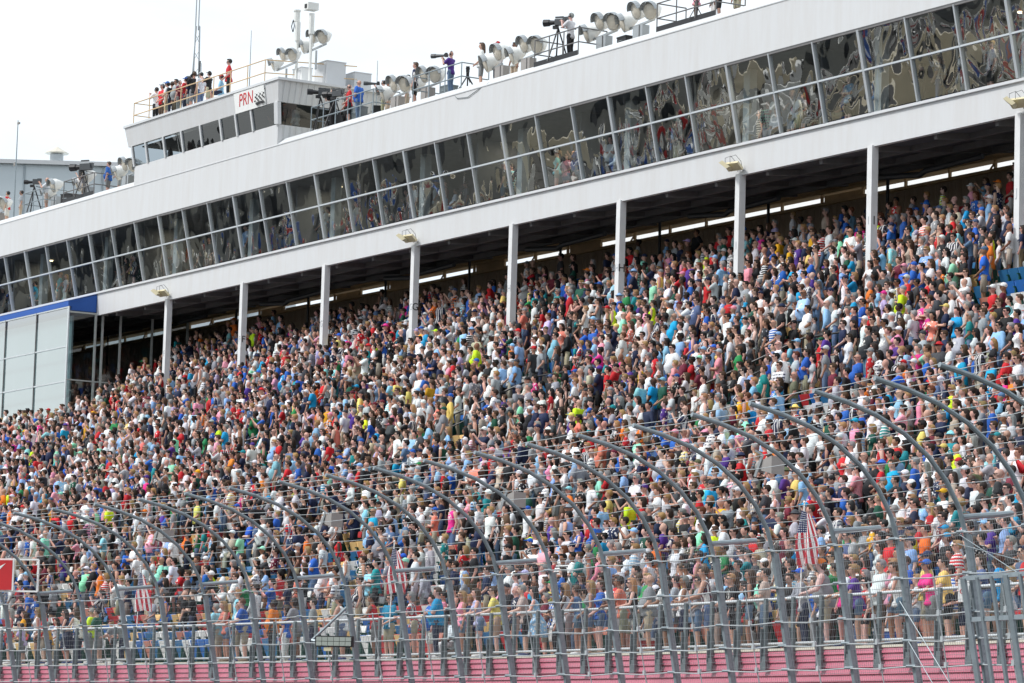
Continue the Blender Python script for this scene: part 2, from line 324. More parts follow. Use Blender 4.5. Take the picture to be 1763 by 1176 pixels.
for y, z in ((68.4, 21.1), (69.6, 21.5)): g.bar((XL, y, Z(z)), (XR, y, Z(z)), .35, .05)
g.build('booth_counter', M['inpost'], GS)
for k in range(4, 18):
    for dx in ((-1.9,) if k % 2 else (-4.4,)):
        x = COLX[k]+7.3+dx if k else 0; t = MB(); t.lathe((x, 68.0, Z(23.17)), (0, 0, -1), [(0, .11), (.03, .11), (.031, 0)], 12); t.build('ceiling_lamp', M['lit'], GS)
        ld = bpy.data.lights.new('booth_lamp', 'AREA'); ld.energy = 32; ld.size = .3; ld.color = (1, .84, .6); lo = bpy.data.objects.new('booth_lamp', ld); COL.objects.link(lo); lo.location = (x, 68.0, Z(23.1))
P = 7.3/3
for k in range(14*3+5):
    x0 = COLX[3]-P*k; x1 = x0-P
    if x0 < XL+3: break
    if k % 3 == 0:
        g = MB(); g.box((x0-.2, 66.95, Z(21.9)), (.36, .3, 2.6)); g.build('booth_post', M['inpost'], GS)
    for z0, z1 in ((ZW0+.03, ZM-.025), (ZM+.025, ZW1-.03)):
        a, b = x0-.035, x1+.035; g = MB()
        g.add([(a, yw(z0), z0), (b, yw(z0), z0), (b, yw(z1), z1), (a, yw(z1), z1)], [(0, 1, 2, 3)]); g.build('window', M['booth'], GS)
    thick = k % 3 == 0; wd = .12 if thick else .07
    g = MB(); g.bar((x0, yw(ZW0)-.02, ZW0), (x0, yw(ZW1)-.02, ZW1), wd, .12, up=(0, 1, 0)); g.build('mullion', M['mullion'], GS)
g = MB(); g.bar((XL, yw(ZM)-.025, ZM), (XR, yw(ZM)-.025, ZM), .11, .06); g.build('transom', M['mullion'], GS)
g = MB(); g.bar((XL, yw(ZW1)-.02, ZW1-.03), (XR, yw(ZW1)-.02, ZW1-.03), .1, .05); g.build('window_head', M['beam'], GS)

# aisle rails
def px(p): return Vector(p)
def handrail(pts, label):
    t = thing('handrail', label, 'handrail', pts[0])
    g = MB(); o = Vector(pts[0])
    g.tube([Vector(p)-o for p in pts], .035, 6); g.tube([Vector(p)-o-Vector((0, 0, .4)) for p in pts], .025, 6); g.build('rail', M['black'], t)
    for a, b in zip(pts, pts[1:]):
        n = max(1, int((Vector(b)-Vector(a)).length/1.2))
        for i in range(n+1):
            p = Vector(a).lerp(Vector(b), i/n)-o; g = MB(); g.tube([p, p-Vector((0, 0, 1.3))], .03, 6); g.build('post', M['black'], t)
def dk(i, X, h): i = i*NR0/25; return (X, row_y(i, X)+.25, row_z(i)+h)
handrail([dk(17.6, -121.3, .95), dk(21, -118.64, .95), dk(21, -117.24, .97)], 'black stair handrail in mid crowd below the plain column beyond column G')
handrail([dk(17.4, -107.2, .95), dk(21, -103.5, .95), dk(21, -101.88, .97)], 'black stair handrail in mid crowd below the column lettered H')
handrail([dk(17.4, -91.9, .95), dk(21, -88.12, .95), dk(21, -86.12, .97)], 'black stair handrail in mid crowd below the column lettered I')

# ------------------------------------------------------------------ front wall and rail
RW = thing('retaining_wall', 'pinkish red lapped barrier wall with cream coping under the front rail', 'wall')
g = MB(); xs = arc_x(-112, -44, 2); prof = []
z = -1.9
while z < 2.4: prof += [(-.055, z), (-.015, z+.128), ]; z += .142
g.sheet([[(x, Yf(x)+d, Z(zz)) for x in xs] for d, zz in prof+[(0, 2.46), (.3, 2.46)]]); g.build('siding', M['siding'], RW)
g = MB(); g.sheet([[(x, Yf(x)+d, Z(zz)) for x in xs] for d, zz in ((-.02, 2.46), (-.05, 2.47), (-.05, 2.52), (.3, 2.52))]); g.build('coping', M['coping'], RW)
RF = thing('front_rail', 'pipe guard rail on grey posts along the front of the stand', 'guard rail')
g = MB(); g.tube([(x, Yf(x)-.03, Z(3.58)) for x in xs], .034, 8); g.build('top_rail', M['rail'], RF, True)
g = MB(); g.tube([(x, Yf(x)-.03, Z(2.62)) for x in xs], .03, 8); g.build('bottom_rail', M['rail'], RF, True)
x = -110.5
while x > -112 and x < -45:
    y = Yf(x)-.09; g = MB(); g.box((x, y, Z(2.93)), (.09, .07, 1.34)); g.box((x+.02, y-.045, Z(2.2)), (.2, .05, .3)); g.box((x-.045, y-.03, Z(2.6)), (.03, .12, .7))
    g.build('post', M['gald'], RF); x += 1.22  # shaded side of the posts is in the darker steel colour
g = MB()
for k in range(int(66/.15)):
    x = -110.5+k*.15; g.tube([(x, Yf(x)-.02, Z(2.62)), (x+.05, Yf(x)-.02, Z(3.58))], .0028, 3, caps=False)
g.build('wire_infill', M['wire'], RF)

# ------------------------------------------------------------------ catch fence
CF = thing('catch_fence', 'tall steel catch fence whose grey posts curl over towards the track', 'fence')
PROF = [(-1.9, 1.2), (-.4, .88), (1.6, .46), (3.0, .18), (4.0, 0.0), (4.5, -.17), (4.95, -.46), (5.35, -.86), (5.7, -1.38), (5.97, -1.98), (6.15, -2.62), (6.28, -3.3)]
Yc = lambda X: Yf(X)-4.1
def fpt(X, zc):
    for (z0, d0), (z1, d1) in zip(PROF, PROF[1:]):
        if zc <= z1: return Vector((X, Yc(X)+d0+(d1-d0)*(zc-z0)/(z1-z0), Z(zc)))
    return Vector((X, Yc(X)+PROF[-1][1], Z(PROF[-1][0])))
POSTX = [-105.4, -102.7, -100.1, -97.5, -95.1, -92.57, -90.07, -87.57, -84.86, -82.1, -79.27, -76.61, -73.74, -71.05, -68.42, -65.75, -63.13, -60.57, -58.13, -55.59, -53.02, -50.62, -48.09, -45.8, -43.5]
for i, X in enumerate(POSTX):
    g = MB(); lo = [fpt(X, zc) for zc in (-1.9, 1.6, 3.0, 4.05)]
    for a, b in zip(lo, lo[1:]): g.bar(a, b, .085, .09, up=(0, -1, 0)); g.bar(a+Vector((.0, .065, 0)), b+Vector((.0, .065, 0)), .095, .03, up=(0, -1, 0))
    g.tube([fpt(X, p[0])+Vector((0, -.02, 0)) for p in PROF[3:]], .044, 8)
    for zc in (1.0, 1.85, 2.3, 2.75, 3.4, 4.1): p = fpt(X, zc); g.tube([p+Vector((-.13, -.09, 0)), p+Vector((.13, -.09, 0))], .028, 6)
    po = g.build('post', M['galv'], CF)
    if i % 2 == 0:
        p = fpt(X, 4.35); g = MB(); g.tube([p, p+Vector((.12, 1.0, .12))], .05, 8); g.build('bracket', M['galv'], po)
xs = arc_x(-108, -42, 1.25)
def sag(x):
    for a, b in zip(POSTX, POSTX[1:]):
        if a <= x <= b: t = (x-a)/(b-a); return -.03*4*t*(1-t)
    return 0
for zc in (1.0, 1.85, 2.3, 2.75, 3.4, 4.1):
    g = MB(); g.tube([fpt(x, zc)+Vector((0, -.09, sag(x)*1.3)) for x in xs], .0135, 6); g.build('cable', M['cable'], CF)
n = 13
L0 = PROF[4:]; seg = [0]
for (z0, d0), (z1, d1) in zip(L0, L0[1:]): seg.append(seg[-1]+math.hypot(z1-z0, d1-d0))
for k in range(n):
    s = seg[-1]*(k+.8)/n
    for q in range(len(L0)-1):
        if s <= seg[q+1] or q == len(L0)-2: t = min(1, (s-seg[q])/(seg[q+1]-seg[q])); zc = L0[q][0]+t*(L0[q+1][0]-L0[q][0]); d = L0[q][1]+t*(L0[q+1][1]-L0[q][1]); break
    g = MB(); g.tube([(x, Yc(x)+d, Z(zc)+.06+sag(x)+.02*math.sin(x*.7+k*2)) for x in xs], .0072, 5); g.build('cable', M['cable'], CF)
g = MB()
for k in range(int(66/.082)):
    x = -108+k*.082; g.tube([fpt(x, zc) for zc in (-.4, 1.6, 3.0, 4.3)], .0030, 3, caps=False)
for k in range(36): g.tube([fpt(x, -.4+k*.135)+Vector((0, .012, 0)) for x in xs], .0038, 3, caps=False)
g.build('wire_mesh', M['wire'], CF)
for i in range(len(POSTX)-1):
    g = MB(); x = (POSTX[i]+POSTX[i+1])/2; g.tube([fpt(x+.12, .6)+Vector((0, -.09, 0)), fpt(x+.04, 1.9)+Vector((0, -.09, 0)), fpt(x, 3.4)+Vector((0, -.09, 0))], .014, 5)
    for zc in (1.0, 1.85, 2.3, 2.75): p = fpt(x+.04, zc); g.box(p+Vector((0, -.1, 0)), (.07, .05, .1))
    g.build('cable_tie', M['cable'], CF)
g = MB()
for a, b in (((-50.7, 3.0), (-48.6, .9)), ((-50.6, 2.3), (-49.0, .6)), ((-48.3, 4.1), (-46.2, 3.3)), ((-48.3, 3.9), (-46.0, 3.5))): g.tube([fpt(*a)+Vector((0, -.1, 0)), fpt(*b)+Vector((0, -.14, 0))], .0085, 5)
g.build('brace_cable', M['galv'], CF)
g = MB(); g.sheet([[(x, Yc(x)+d, zz) for x in arc_x(-112, -40, 2)] for d, zz in ((.85, 0), (.95, 1.05), (1.5, 1.05), (1.55, 0))]); tag(g.build('track_wall', M['coping']), 'low pale concrete track wall carrying the catch fence posts', 'wall')
# gate in the fence
GT = thing('fence_gate', 'grey pipe gate with upright bars joined to the catch fence', 'gate')
g = MB()
for zc in (3.3, 2.6, 1.2): g.bar(fpt(-48.15, zc)+Vector((0, -.16, 0)), fpt(-44.5, zc)+Vector((0, -.16, 0)), .05, .08)
g.build('frame', M['galv'], GT)
for k in range(8):
    x = -48.1+.5*k; g = MB(); g.bar(fpt(x, -.5)+Vector((0, -.2, 0)), fpt(x, 3.3)+Vector((0, -.2, 0)), .06 if k % 3 else .12, .05, up=(0, -1, 0)); g.build('upright', M['galv'], GT)

# loudspeakers hung under the curl of the fence
def speaker(X, label):
    p = fpt(X, 5.75)+Vector((.3, .75, -.12)); t = thing('loudspeaker', label, 'loudspeaker', p, 'horn loudspeakers on the catch fence', R(18)); t.scale = (.68,)*3
    g = MB(); a, b = .3, .17
    fr = [(.34, -a, -.24), (.34, a, -.24), (.34, a, .26), (.34, -a, .26)]; bk = [(-.12, -b, -.13), (-.12, b, -.13), (-.12, b, .15), (-.12, -b, .15)]
    g.add(fr+bk, [(0, 1, 2, 3), (4, 7, 6, 5), (0, 4, 5, 1), (1, 5, 6, 2), (2, 6, 7, 3), (3, 7, 4, 0)]); g.build('horn', M['grey'], t)
    g = MB(); g.lathe((-.1, 0, .0), (-1, 0, 0), [(0, .17), (.1, .19), (.22, .17), (.3, .09), (.31, 0)], 12); g.build('driver', M['grey'], t, True)
    g = MB(); g.bar((-.05, -.2, .3), (-.3, -.2, -.3), .04, .08); g.bar((-.05, -.2, .3), (-.2, -.35, .42), .04, .05); g.build('bracket', M['hood'], t)
for X, l in ((-86.4, 'grey horn loudspeaker far along the fence, low over the left crowd'), (-76.5, 'grey horn loudspeaker above the neon and sky shirts left of the middle flag'), (-66.8, 'grey horn loudspeaker by the curled post in mid fence'), (-55.0, 'grey horn loudspeaker over the crowd between flag and orange shirt'), (-44.6, 'largest grey horn loudspeaker, highest and nearest the gate end')): speaker(X, l)

# flags, signs, lamp panel
def flag_mat():
    mt, nt, b = newmat('stars_and_stripes'); L = nt.links.new
    uv = nd(nt, 'UVMap'); s = nd(nt, 'SeparateXYZ'); L(uv.outputs[0], s.inputs[0])
    a = nd(nt, 'Math', operation='MULTIPLY'); a.inputs[1].default_value = 6.5; L(s.outputs[0], a.inputs[0]); f = nd(nt, 'Math', operation='FRACT'); L(a.outputs[0], f.inputs[0])
    gr = nd(nt, 'Math', operation='GREATER_THAN'); gr.inputs[1].default_value = .5; L(f.outputs[0], gr.inputs[0])
    m1 = nd(nt, 'MixRGB'); L(gr.outputs[0], m1.inputs['Fac']); m1.inputs['Color1'].default_value = (.5, .02, .04, 1); m1.inputs['Color2'].default_value = (.78, .77, .75, 1)
    cx = nd(nt, 'Math', operation='LESS_THAN'); cx.inputs[1].default_value = .538; L(s.outputs[0], cx.inputs[0])
    cy = nd(nt, 'Math', operation='LESS_THAN'); cy.inputs[1].default_value = .4; L(s.outputs[1], cy.inputs[0])
    cc = nd(nt, 'Math', operation='MULTIPLY'); L(cx.outputs[0], cc.inputs[0]); L(cy.outputs[0], cc.inputs[1])
    mp = nd(nt, 'Mapping'); mp.inputs['Scale'].default_value = (17, 25, 1); L(uv.outputs[0], mp.inputs[0])
    v = nd(nt, 'TexVoronoi', Scale=1.0, Randomness=.0); L(mp.outputs[0], v.inputs['Vector']); st = nd(nt, 'Math', operation='LESS_THAN'); st.inputs[1].default_value = .27; L(v.outputs['Distance'], st.inputs[0])
    m2 = nd(nt, 'MixRGB'); L(st.outputs[0], m2.inputs['Fac']); m2.inputs['Color1'].default_value = (.012, .02, .10, 1); m2.inputs['Color2'].default_value = (.75, .75, .75, 1)
    m3 = nd(nt, 'MixRGB'); L(cc.outputs[0], m3.inputs['Fac']); L(m1.outputs[0], m3.inputs['Color1']); L(m2.outputs[0], m3.inputs['Color2']); L(m3.outputs[0], b.inputs['Base Color']); b.inputs['Roughness'].default_value = .7
    return mt
M['flag'] = flag_mat()
def flag_cloth(name, parent, wd, ln, drift, seed):
    """cloth hung by its hoist: u runs across the stripes, v down the fly"""
    rd = random.Random(seed); g = MB(); nu, nv = 15, 22; rows = []; uvs = []
    for j in range(nv+1):
        v = j/nv; row = []
        for i in range(nu+1):
            u = i/nu; spread = wd*(.35+.65*min(1, v*1.7)*(1-.25*v))
            row.append((u*spread*.55-.2*spread + drift*v*.8, .06*math.sin(u*11+v*3+seed)*(.4+v) + (u-.5)*spread*.6, -v*ln*(1-.08*math.sin(u*3)) - .10*u*(1-v)))
        rows.append(row)
    g.sheet(rows); me = g.mesh(name, M['flag'], True); ul = me.uv_layers.new(name='UVMap')
    for lp in me.loops: k = lp.vertex_index; ul.data[lp.index].uv = ((k % (nu+1))/nu, (k//(nu+1))/nv)
    return link(name, me, parent)
for X, zt, lab, sd in ((-97.0, 5.25, 'American flag on the front rail close to the mint green polo man', 1), (-81.9, 5.45, 'American flag on the front rail beside the turquoise shirts', 2), (-61.4, 5.45, 'American flag on the front rail by the grey tank top man', 3)):
    t = thing('flag', lab, 'flag', (X, Yf(X)+.0, Z(zt)), 'flags on the front rail')
    flag_cloth('cloth', t, .62, 1.25, .30-.05*sd, sd)
    g = MB(); g.tube([(-.05, 0, .15), (-.08, -.05, -2.1)], .017, 6); g.ell((-.05, 0, .17), (.03, .03, .03)); g.build('pole', M['sgwhite'], t)
# lamp panel
p = fpt(-76.7, 2.72)+Vector((0, -.5, 0)); t = thing('lamp_panel', 'black framed lamp panel of twelve cells hung on a slanting arm from the fence', 'lamp', p, rz=R(40))
g = MB(); g.box((0, .05, 0), (.98, .1, .27)); g.build('housing', M['black'], t)
for r_ in range(2):
    for c_ in range(6): g = MB(); g.box((-.385+c_*.154, -.012, -.056+.112*r_), (.142, .03, .1)); g.build('cell', M['ledface'], t)
g = MB(); g.box((-.16, .06, -.19), (.2, .12, .09)); g.build('driver', M['cream'], t)
g = MB(); g.tube([(-.62, .1, .02), (.35, .35, 1.02)], .035, 7); g.tube([(-.62, .1, .02), (-.5, .05, .0)], .04, 6); g.build('arm', M['galv'], t)
# red board
p = fpt(-96.2, 4.85)+Vector((.62, -.5, 0)); t = thing('sign_board', 'red board with a white tick in a white frame, cut by the picture edge', 'sign', p, rz=R(38))
g = MB(); g.box((-.55, 0, 0), (1.5, .06, .86)); g.build('panel', M['red'], t)
g = MB(); g.prism([(-.36-.2, -.034, .12), (-.27-.05, -.034, .2), (-.02, -.034, .34), (-.24, -.034, .13), (-.33, -.034, .07), (-.46, -.034, .06)], (0, -.004, 0)); g.build('emblem', M['sgwhite'], t)
g = MB()
for z in (-.46, .46): g.bar((-1.3, 0, z), (.98, .1, z), .05, .05)
g.bar((.98, .1, -.46), (.98, .1, .46), .05, .05); g.bar((.22, .0, -.46), (.22, 0, .46), .05, .05); g.build('frame', M['sgwhite'], t)
# small white sign on the rail
p = (-54.5, Yf(-54.5)-.2, Z(3.5)); t = thing('rail_sign', 'small white sign with red letters hung on the front rail', 'sign', p, rz=R(40))
g = MB(); g.box((0, 0, 0), (.22, .02, .44)); g.build('panel', M['sgwhite'], t)
text('lettering', 'CS', .14, M['red'], t, (0, -.013, -.02), (R(90), 0, 0)); g = MB(); g.prism([(-.03, -.012, .12), (.03, -.012, .12), (.04, -.012, .17), (0, -.012, .19), (-.04, -.012, .17)], (0, -.003, 0)); g.build('emblem', M['canopy'], t)
# things on the walkway behind the rail
def cooler(X, col, lab):
    t = thing('cooler', lab, 'cooler', (X, Yf(X)+1.0, Z(2.5)), rz=R(15)); g = MB(); g.prism([(-.22, -.15, 0), (.22, -.15, 0), (.26, -.19, .36), (-.26, -.19, .36)], (0, .34, 0)); g.build('body', M[col], t)
    g = MB(); g.box((0, 0, .39), (.56, .42, .06)); g.bar((-.28, 0, .3), (-.28, 0, .42), .02, .3); g.build('lid', M['sgwhite'], t)
cooler(-59.4, 'canopy', 'blue cooler with white lid on the walkway behind the rail near purple shirt'); cooler(-70.3, 'truckred', 'red cooler with white lid on the walkway by the orange shirt')

# ------------------------------------------------------------------ glass pavilion at the far end
PV = thing('glass_pavilion', 'pale glass fronted pavilion under a blue canopy at the far end', 'pavilion')
YG = 65.08; xg = XCLUB
g = MB(); g.prism([(xg, YG-.06, Z(19.83)), (xg, YG-.06, Z(20.07)), (xg, YC-.06, Z(20.46)), (xg, YC-.06, Z(19.66)), (xg, YG+.1, Z(19.66)), (xg, YG+.1, Z(19.83))], (XL-xg, 0, 0)); g.build('canopy', M['canopy'], PV)
g = MB(); g.box(((XL+xg)/2-.3, YG+.5, Z(16.3)), (abs(XL-xg)-.7, .08, 6.4)); g.build('inner_backing', plain('pale_backing', (.36, .44, .48), .8, var=.04, scale=.4), PV)  # pale sheet added behind the panes so the glass looks lighter
for k in range(7):
    for zz0, zz1 in ((19.83, 18.0), (18.0, 16.4), (16.4, 14.85), (14.85, 13.2)):
        a, b = xg-.1-3.6*k, xg-3.6*(k+1)+.0; g = MB(); g.add([(a-.03, YG, Z(zz1+.04)), (b, YG, Z(zz1+.04)), (b, YG, Z(zz0-.04)), (a-.03, YG, Z(zz0-.04))], [(0, 1, 2, 3)]); g.build('window', M['club'], PV)
g = MB()
for zz in (19.8, 18.0, 16.4, 14.85): g.bar((xg, YG-.02, Z(zz)), (XL, YG-.02, Z(zz)), .06, .06)
g.build('transom', M['rail'], PV)
g = MB()
for k in range(8): g.bar((xg-3.6*k, YG-.03, Z(13)), (xg-3.6*k, YG-.03, Z(19.83)), .035 if k else .14, .05, up=(0, 1, 0), mi=0 if k else 1)
g.build('mullion', [M['beam'], M['rail']], PV)
for y0, y1 in ((YG+.05, 66.35), (66.45, 67.6), (67.7, 69.2), (69.3, 71.0)):
    for z0, z1 in ((13.2, 16.45), (16.52, 19.58)): g = MB(); g.add([(xg, y0, Z(z0)), (xg, y1, Z(z0)), (xg, y1, Z(z1)), (xg, y0, Z(z1))], [(0, 1, 2, 3)]); g.build('side_window', M['clubside'], PV)
g = MB()
for y in (66.4, 66.75, 67.65, 69.25, 71.05): g.bar((xg+.02, y, Z(13)), (xg+.02, y, Z(19.6)), .09, .09)
g.bar((xg+.03, YG, Z(16.48)), (xg+.03, 71, Z(16.48)), .06, .06); g.bar((xg+.03, YG, Z(19.58)), (xg+.03, 67, Z(19.58)), .06, .08); g.build('side_mullion', M['inpost'], PV)

# ------------------------------------------------------------------ press box on the roof
PB = thing('press_box', 'white press box with slanted windows standing above the roof line', 'press box')
X0, X1, YB = -142.6, -128.75, 70.6
YP = YU-.03
g = MB(); g.box(((X0+X1)/2, YP+.12, Z(25.28)), (X1-X0, .2, .88)); g.build('wall', M['white'], PB)
g = MB(); g.box((X1-.06, (YP+YB)/2+.1, Z(25.28)), (.12, YB-YP-.25, .88)); g.build('side_wall', M['white_side'], PB)
g = MB(); g.box((X0+.06, (YP+YB)/2+.1, Z(25.28)), (.12, YB-YP-.25, .88)); g.box(((X0+X1)/2, YB, Z(26.2)), (X1-X0, .1, 2.7)); g.build('back_wall', M['white'], PB)
zs0, zs1, zt = 25.72, 26.62, 27.5; sl_ = .16                      # sill, head, top; outward slope
g = MB()
for yy in (-.0,):
    g.prism([(X0-.35, YP-sl_, Z(zs1)), (X1+.3, YP-sl_, Z(zs1)), (X1+.5, YP-sl_-.14, Z(zt)), (X0-.55, YP-sl_-.14, Z(zt))], (0, .16, 0))
g.build('front_fascia', M['white'], PB)
g = MB(); g.prism([(X1+.14, YP-.0, Z(zs1)), (X1+.14, YB, Z(zs1)), (X1+.36, YB, Z(zt)), (X1+.36, YP-.13, Z(zt))], (.1, 0, 0)); g.build('side_fascia', M['white_side'], PB)
g = MB(); g.box(((X0+X1)/2, (YP+YB)/2-.1, Z(zt+.03)), (X1-X0+1.2, YB-YP+.5, .1)); g.build('roof', M['cap'], PB)
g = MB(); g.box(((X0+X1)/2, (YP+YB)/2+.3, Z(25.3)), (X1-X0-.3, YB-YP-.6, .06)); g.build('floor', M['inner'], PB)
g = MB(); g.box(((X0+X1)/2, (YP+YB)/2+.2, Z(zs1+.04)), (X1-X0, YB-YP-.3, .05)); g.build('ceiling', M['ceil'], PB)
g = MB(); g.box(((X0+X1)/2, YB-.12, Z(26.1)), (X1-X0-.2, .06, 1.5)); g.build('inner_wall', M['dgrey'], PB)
xw = [X0, -141.2, -139.4, -137.6, -135.75, -133.85, -132.4, -130.95, X1]
for a, b in zip(xw, xw[1:]):
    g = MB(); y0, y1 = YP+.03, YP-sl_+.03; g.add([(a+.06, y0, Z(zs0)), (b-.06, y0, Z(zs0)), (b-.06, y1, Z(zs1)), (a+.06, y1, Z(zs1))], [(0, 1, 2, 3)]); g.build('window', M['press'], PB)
    g = MB(); g.bar((a, y0-.01, Z(zs0)), (a, y1-.01, Z(zs1)), .13, .1, up=(0, 1, 0)); g.build('mullion', M['cap'], PB)
g = MB(); g.bar((X1+.02, YP+.0, Z(zs0)), (X1+.18, YP-sl_+.02, Z(zs1)), .34, .16, up=(0, 1, 0)); g.build('corner_post', M['cap'], PB)
g = MB(); g.add([(X1, YP+.2, Z(zs0)), (X1, YB, Z(zs0)), (X1+.15, YB, Z(zs1)), (X1+.15, YP+.15, Z(zs1))], [(0, 1, 2, 3)]); g.build('side_window', M['press'], PB)
sg = MB(); rx = R(90)-math.atan2(.14, zt-zs1)*-1
sg.box((-130.85, YP-sl_-.1, Z(27.02)), (2.75, .05, .84), rot=Matrix.Rotation(math.atan2(.14, zt-zs1), 3, 'X')); sb = sg.build('sign_panel', M['sgwhite'], PB)
text('lettering', 'PRN', .74, M['red'], sb, (-131.2, YP-sl_-.134, Z(27.07)), (R(90)+math.atan2(.14, zt-zs1), 0, 0), .008, .28, .95)
g = MB()
for r_ in range(7):
    for c_ in range(6):
        if (r_+c_) % 2 == 0: g.box((-130.3+c_*.15+.02*(r_ % 3), YP-sl_-.145-(.35-.1*r_)*.0, Z(26.86+.085*r_)), (.115, .012, .06))
g.build('emblem', M['letter'], sb)
g = MB(); g.prism([(-130.3, YP-sl_-.118, Z(26.75)), (-130.0, YP-sl_-.118, Z(26.82)), (-129.55, YP-sl_-.118, Z(26.8)), (-129.45, YP-sl_-.118, Z(26.72)), (-129.75, YP-sl_-.118, Z(26.70)), (-129.85, YP-sl_-.118, Z(26.74)), (-130.0, YP-sl_-.118, Z(26.72)), (-130.1, YP-sl_-.118, Z(26.66))], (0, -.02, 0)); g.build('emblem', M['letter'], sb)

# ------------------------------------------------------------------ roof furniture
ZR = Z(24.95); ZT = Z(zt+.08)
def lamp_head(par, c, dr, s=1.0):
    dr = Vector(dr).normalized(); g = MB()
    g.lathe(c, dr, [(-.42*s, .0), (-.42*s, .1*s), (-.3*s, .17*s), (-.1*s, .3*s), (.12*s, .34*s), (.14*s, .34*s)], 14); h = g.build('lamp_head', M['hoodw'], par, True)
    g = MB(); g.lathe(Vector(c)+dr*.145*s, dr, [(0, .0), (0, .29*s), (.03*s, .25*s), (.06*s, 0)], 14); g.build('lens', M['lens'], h, True)
    g = MB(); n = 9; s *= .97; side = dr.cross(Vector((0, 0, 1))).normalized(); up = side.cross(dr)
    ra = [Vector(c)+(side*math.cos(R(10+160*i/n))+up*math.sin(R(10+160*i/n)))*.36*s for i in range(n+1)]
    g.sheet([[p+dr*.1*s for p in ra], [p+dr*.3*s for p in ra]]); g.sheet([[p*1+dr*.3*s+up*.02 for p in ra], [p+dr*.1*s+up*.02 for p in ra]]); g.build('hood', M['hood'], h)
def floodlights(X, label, heads, z0=None, y=66.9, box=True, s=1.0):
    z0 = ZR if z0 is None else z0; t = thing('floodlight', label, 'floodlight', (X, y, z0), 'floodlight clusters along the roof edge')
    if box:
        g = MB(); g.box((0, 0, .42), (.62, .3, .84)); g.build('ballast_box', M['grey' if X % 2 > 1 else 'hood'], t)
        g = MB(); g.bar((.12, -.16, 0), (.12, -.16, .84), .03, .03); g.build('conduit', M['beam'], t)
    g = MB(); g.tube([(0, 0, 0), (0, 0, .8)], .05, 6); g.bar((heads[0][0], 0, .85), (heads[-1][0], 0, .95), .07, .07); g.build('cross_arm', M['hood'], t)
    for hx, hz, az in heads: lamp_head(t, (hx, -.1, hz), (math.sin(az), -math.cos(az), -.36), s)
H3 = [(-.85, 1.1, -.35), (0, 1.4, -.05), (.85, 1.25, .3)]
for X, lab, hd in ((-160.4, 'floodlight cluster at the far end of the roof edge beside the red shirted man', H3), (-153.6, 'floodlight cluster on the low roof just right of the first tripod cameraman', H3[:2]), (-149.9, 'floodlight cluster between the two cameramen on the low roof', H3[:2]), (-145.6, 'floodlight cluster against the end of the press box', H3+[(1.6, .95, .1)]),
                   (-120.6, 'floodlight cluster behind the dark shirt photographer on the roof', H3), (-118.2, 'floodlight cluster with a speaker box beside the blue plaid shirt', H3), (-112.6, 'floodlight cluster hiding the khaki trousers man', H3[:2]), (-110.7, 'floodlight cluster on the grey box right of the khaki trousers', H3),
                   (-105.5, 'floodlight cluster right behind the headset cameraman', H3), (-103.1, 'floodlight cluster on the tallest grey box before the empty stool platform', H3)):
    floodlights(X, lab, hd)
floodlights(-130.1, 'floodlight cluster at the corner of the press box roof', H3, ZT, 66.8, False, .85); floodlights(-129.0, 'floodlight cluster above the white equipment boxes on the press box', H3, ZT+.7, 67.6, False, .9)
def crate(name, X, y, z, d, lab, cat, mat='sgwhite', extra=None):
    t = thing(name, lab, cat, (X, y, z)); g = MB(); g.box((0, 0, d[2]/2), d); g.build('casing', M[mat], t)
    g = MB(); g.box((0, -d[1]/2-.01, d[2]*.5), (d[0]*.75, .02, d[2]*.75)); g.box((0, 0, d[2]+.015), (d[0]+.05, d[1]+.05, .03)); g.build('door', M['cap'], t); return t
crate('equipment_box', -129.6, 67.3, ZT, (.8, .5, .75), 'white equipment box with yellow sticker on the press box roof corner', 'equipment box'); crate('equipment_box', -129.6, 68.6, ZT, (1.1, .9, 1.15), 'larger plain white cabinet on the press box roof', 'equipment box', 'cap'); crate('equipment_box', -129.3, 69.8, ZT, (.8, .8, .8), 'low pale box behind the larger white cabinet on the press box roof', 'equipment box', 'cap')
for X, y, d, lab in ((-107.0, 70.5, (5.5, 2, 1.35), 'pinkish air handler behind the floodlights left of the stool platform'), (-101.5, 71, (4.4, 2, 1.1), 'low pinkish air handler right of the tallest floodlight box'), (-95.0, 70, (5, 2, 1.2), 'pinkish air handler at the far upper corner of the roof'), (-113.5, 70.2, (3.2, 1.6, 1.2), 'pale pink air handler behind the white skirt woman'), (-119.0, 70, (2.6, 1.6, 1.3), 'grey air handler with painted letters behind the blue plaid shirt'), (-150, 70.5, (4, 2, 1.1), 'pale air handler on the low roof by the cameramen')):
    t = thing('air_handler', lab, 'air handler', (X, y, ZR)); g = MB(); g.box((0, 0, d[2]/2), d); g.build('casing', M['ac'], t)
    g = MB()
    for k in range(6): g.box((-d[0]*.3+.1*k, -d[1]/2-.015, d[2]*.55), (.05, .03, d[2]*.6))
    g.build('grille', M['dgrey'], t); g = MB(); g.lathe((d[0]*.2, 0, d[2]), (0, 0, 1), [(0, .4), (.15, .4), (.16, .36), (.16, 0)], 12); g.build('fan_cowl', M['hood'], t)
    if 'letters' in lab: text('lettering', 'ON', .6, M['letter'], t, (.6, -d[1]/2-.02, .75), (R(90), 0, 0))
# red diamond board on the roof
t = thing('diamond_board', 'red diamond board leaning behind the telephoto photographer on the roof', 'board', (-121.0, 69.3, ZR+.35)); g = MB(); g.box((0, 0, 0), (1.4, .05, 1.4), rot=Matrix.Rotation(R(45), 3, 'Y')); g.build('panel', M['pinkred'], t); g = MB(); g.bar((0, .05, .3), (0, .6, -.4), .05, .05); g.build('strut', M['hood'], t)
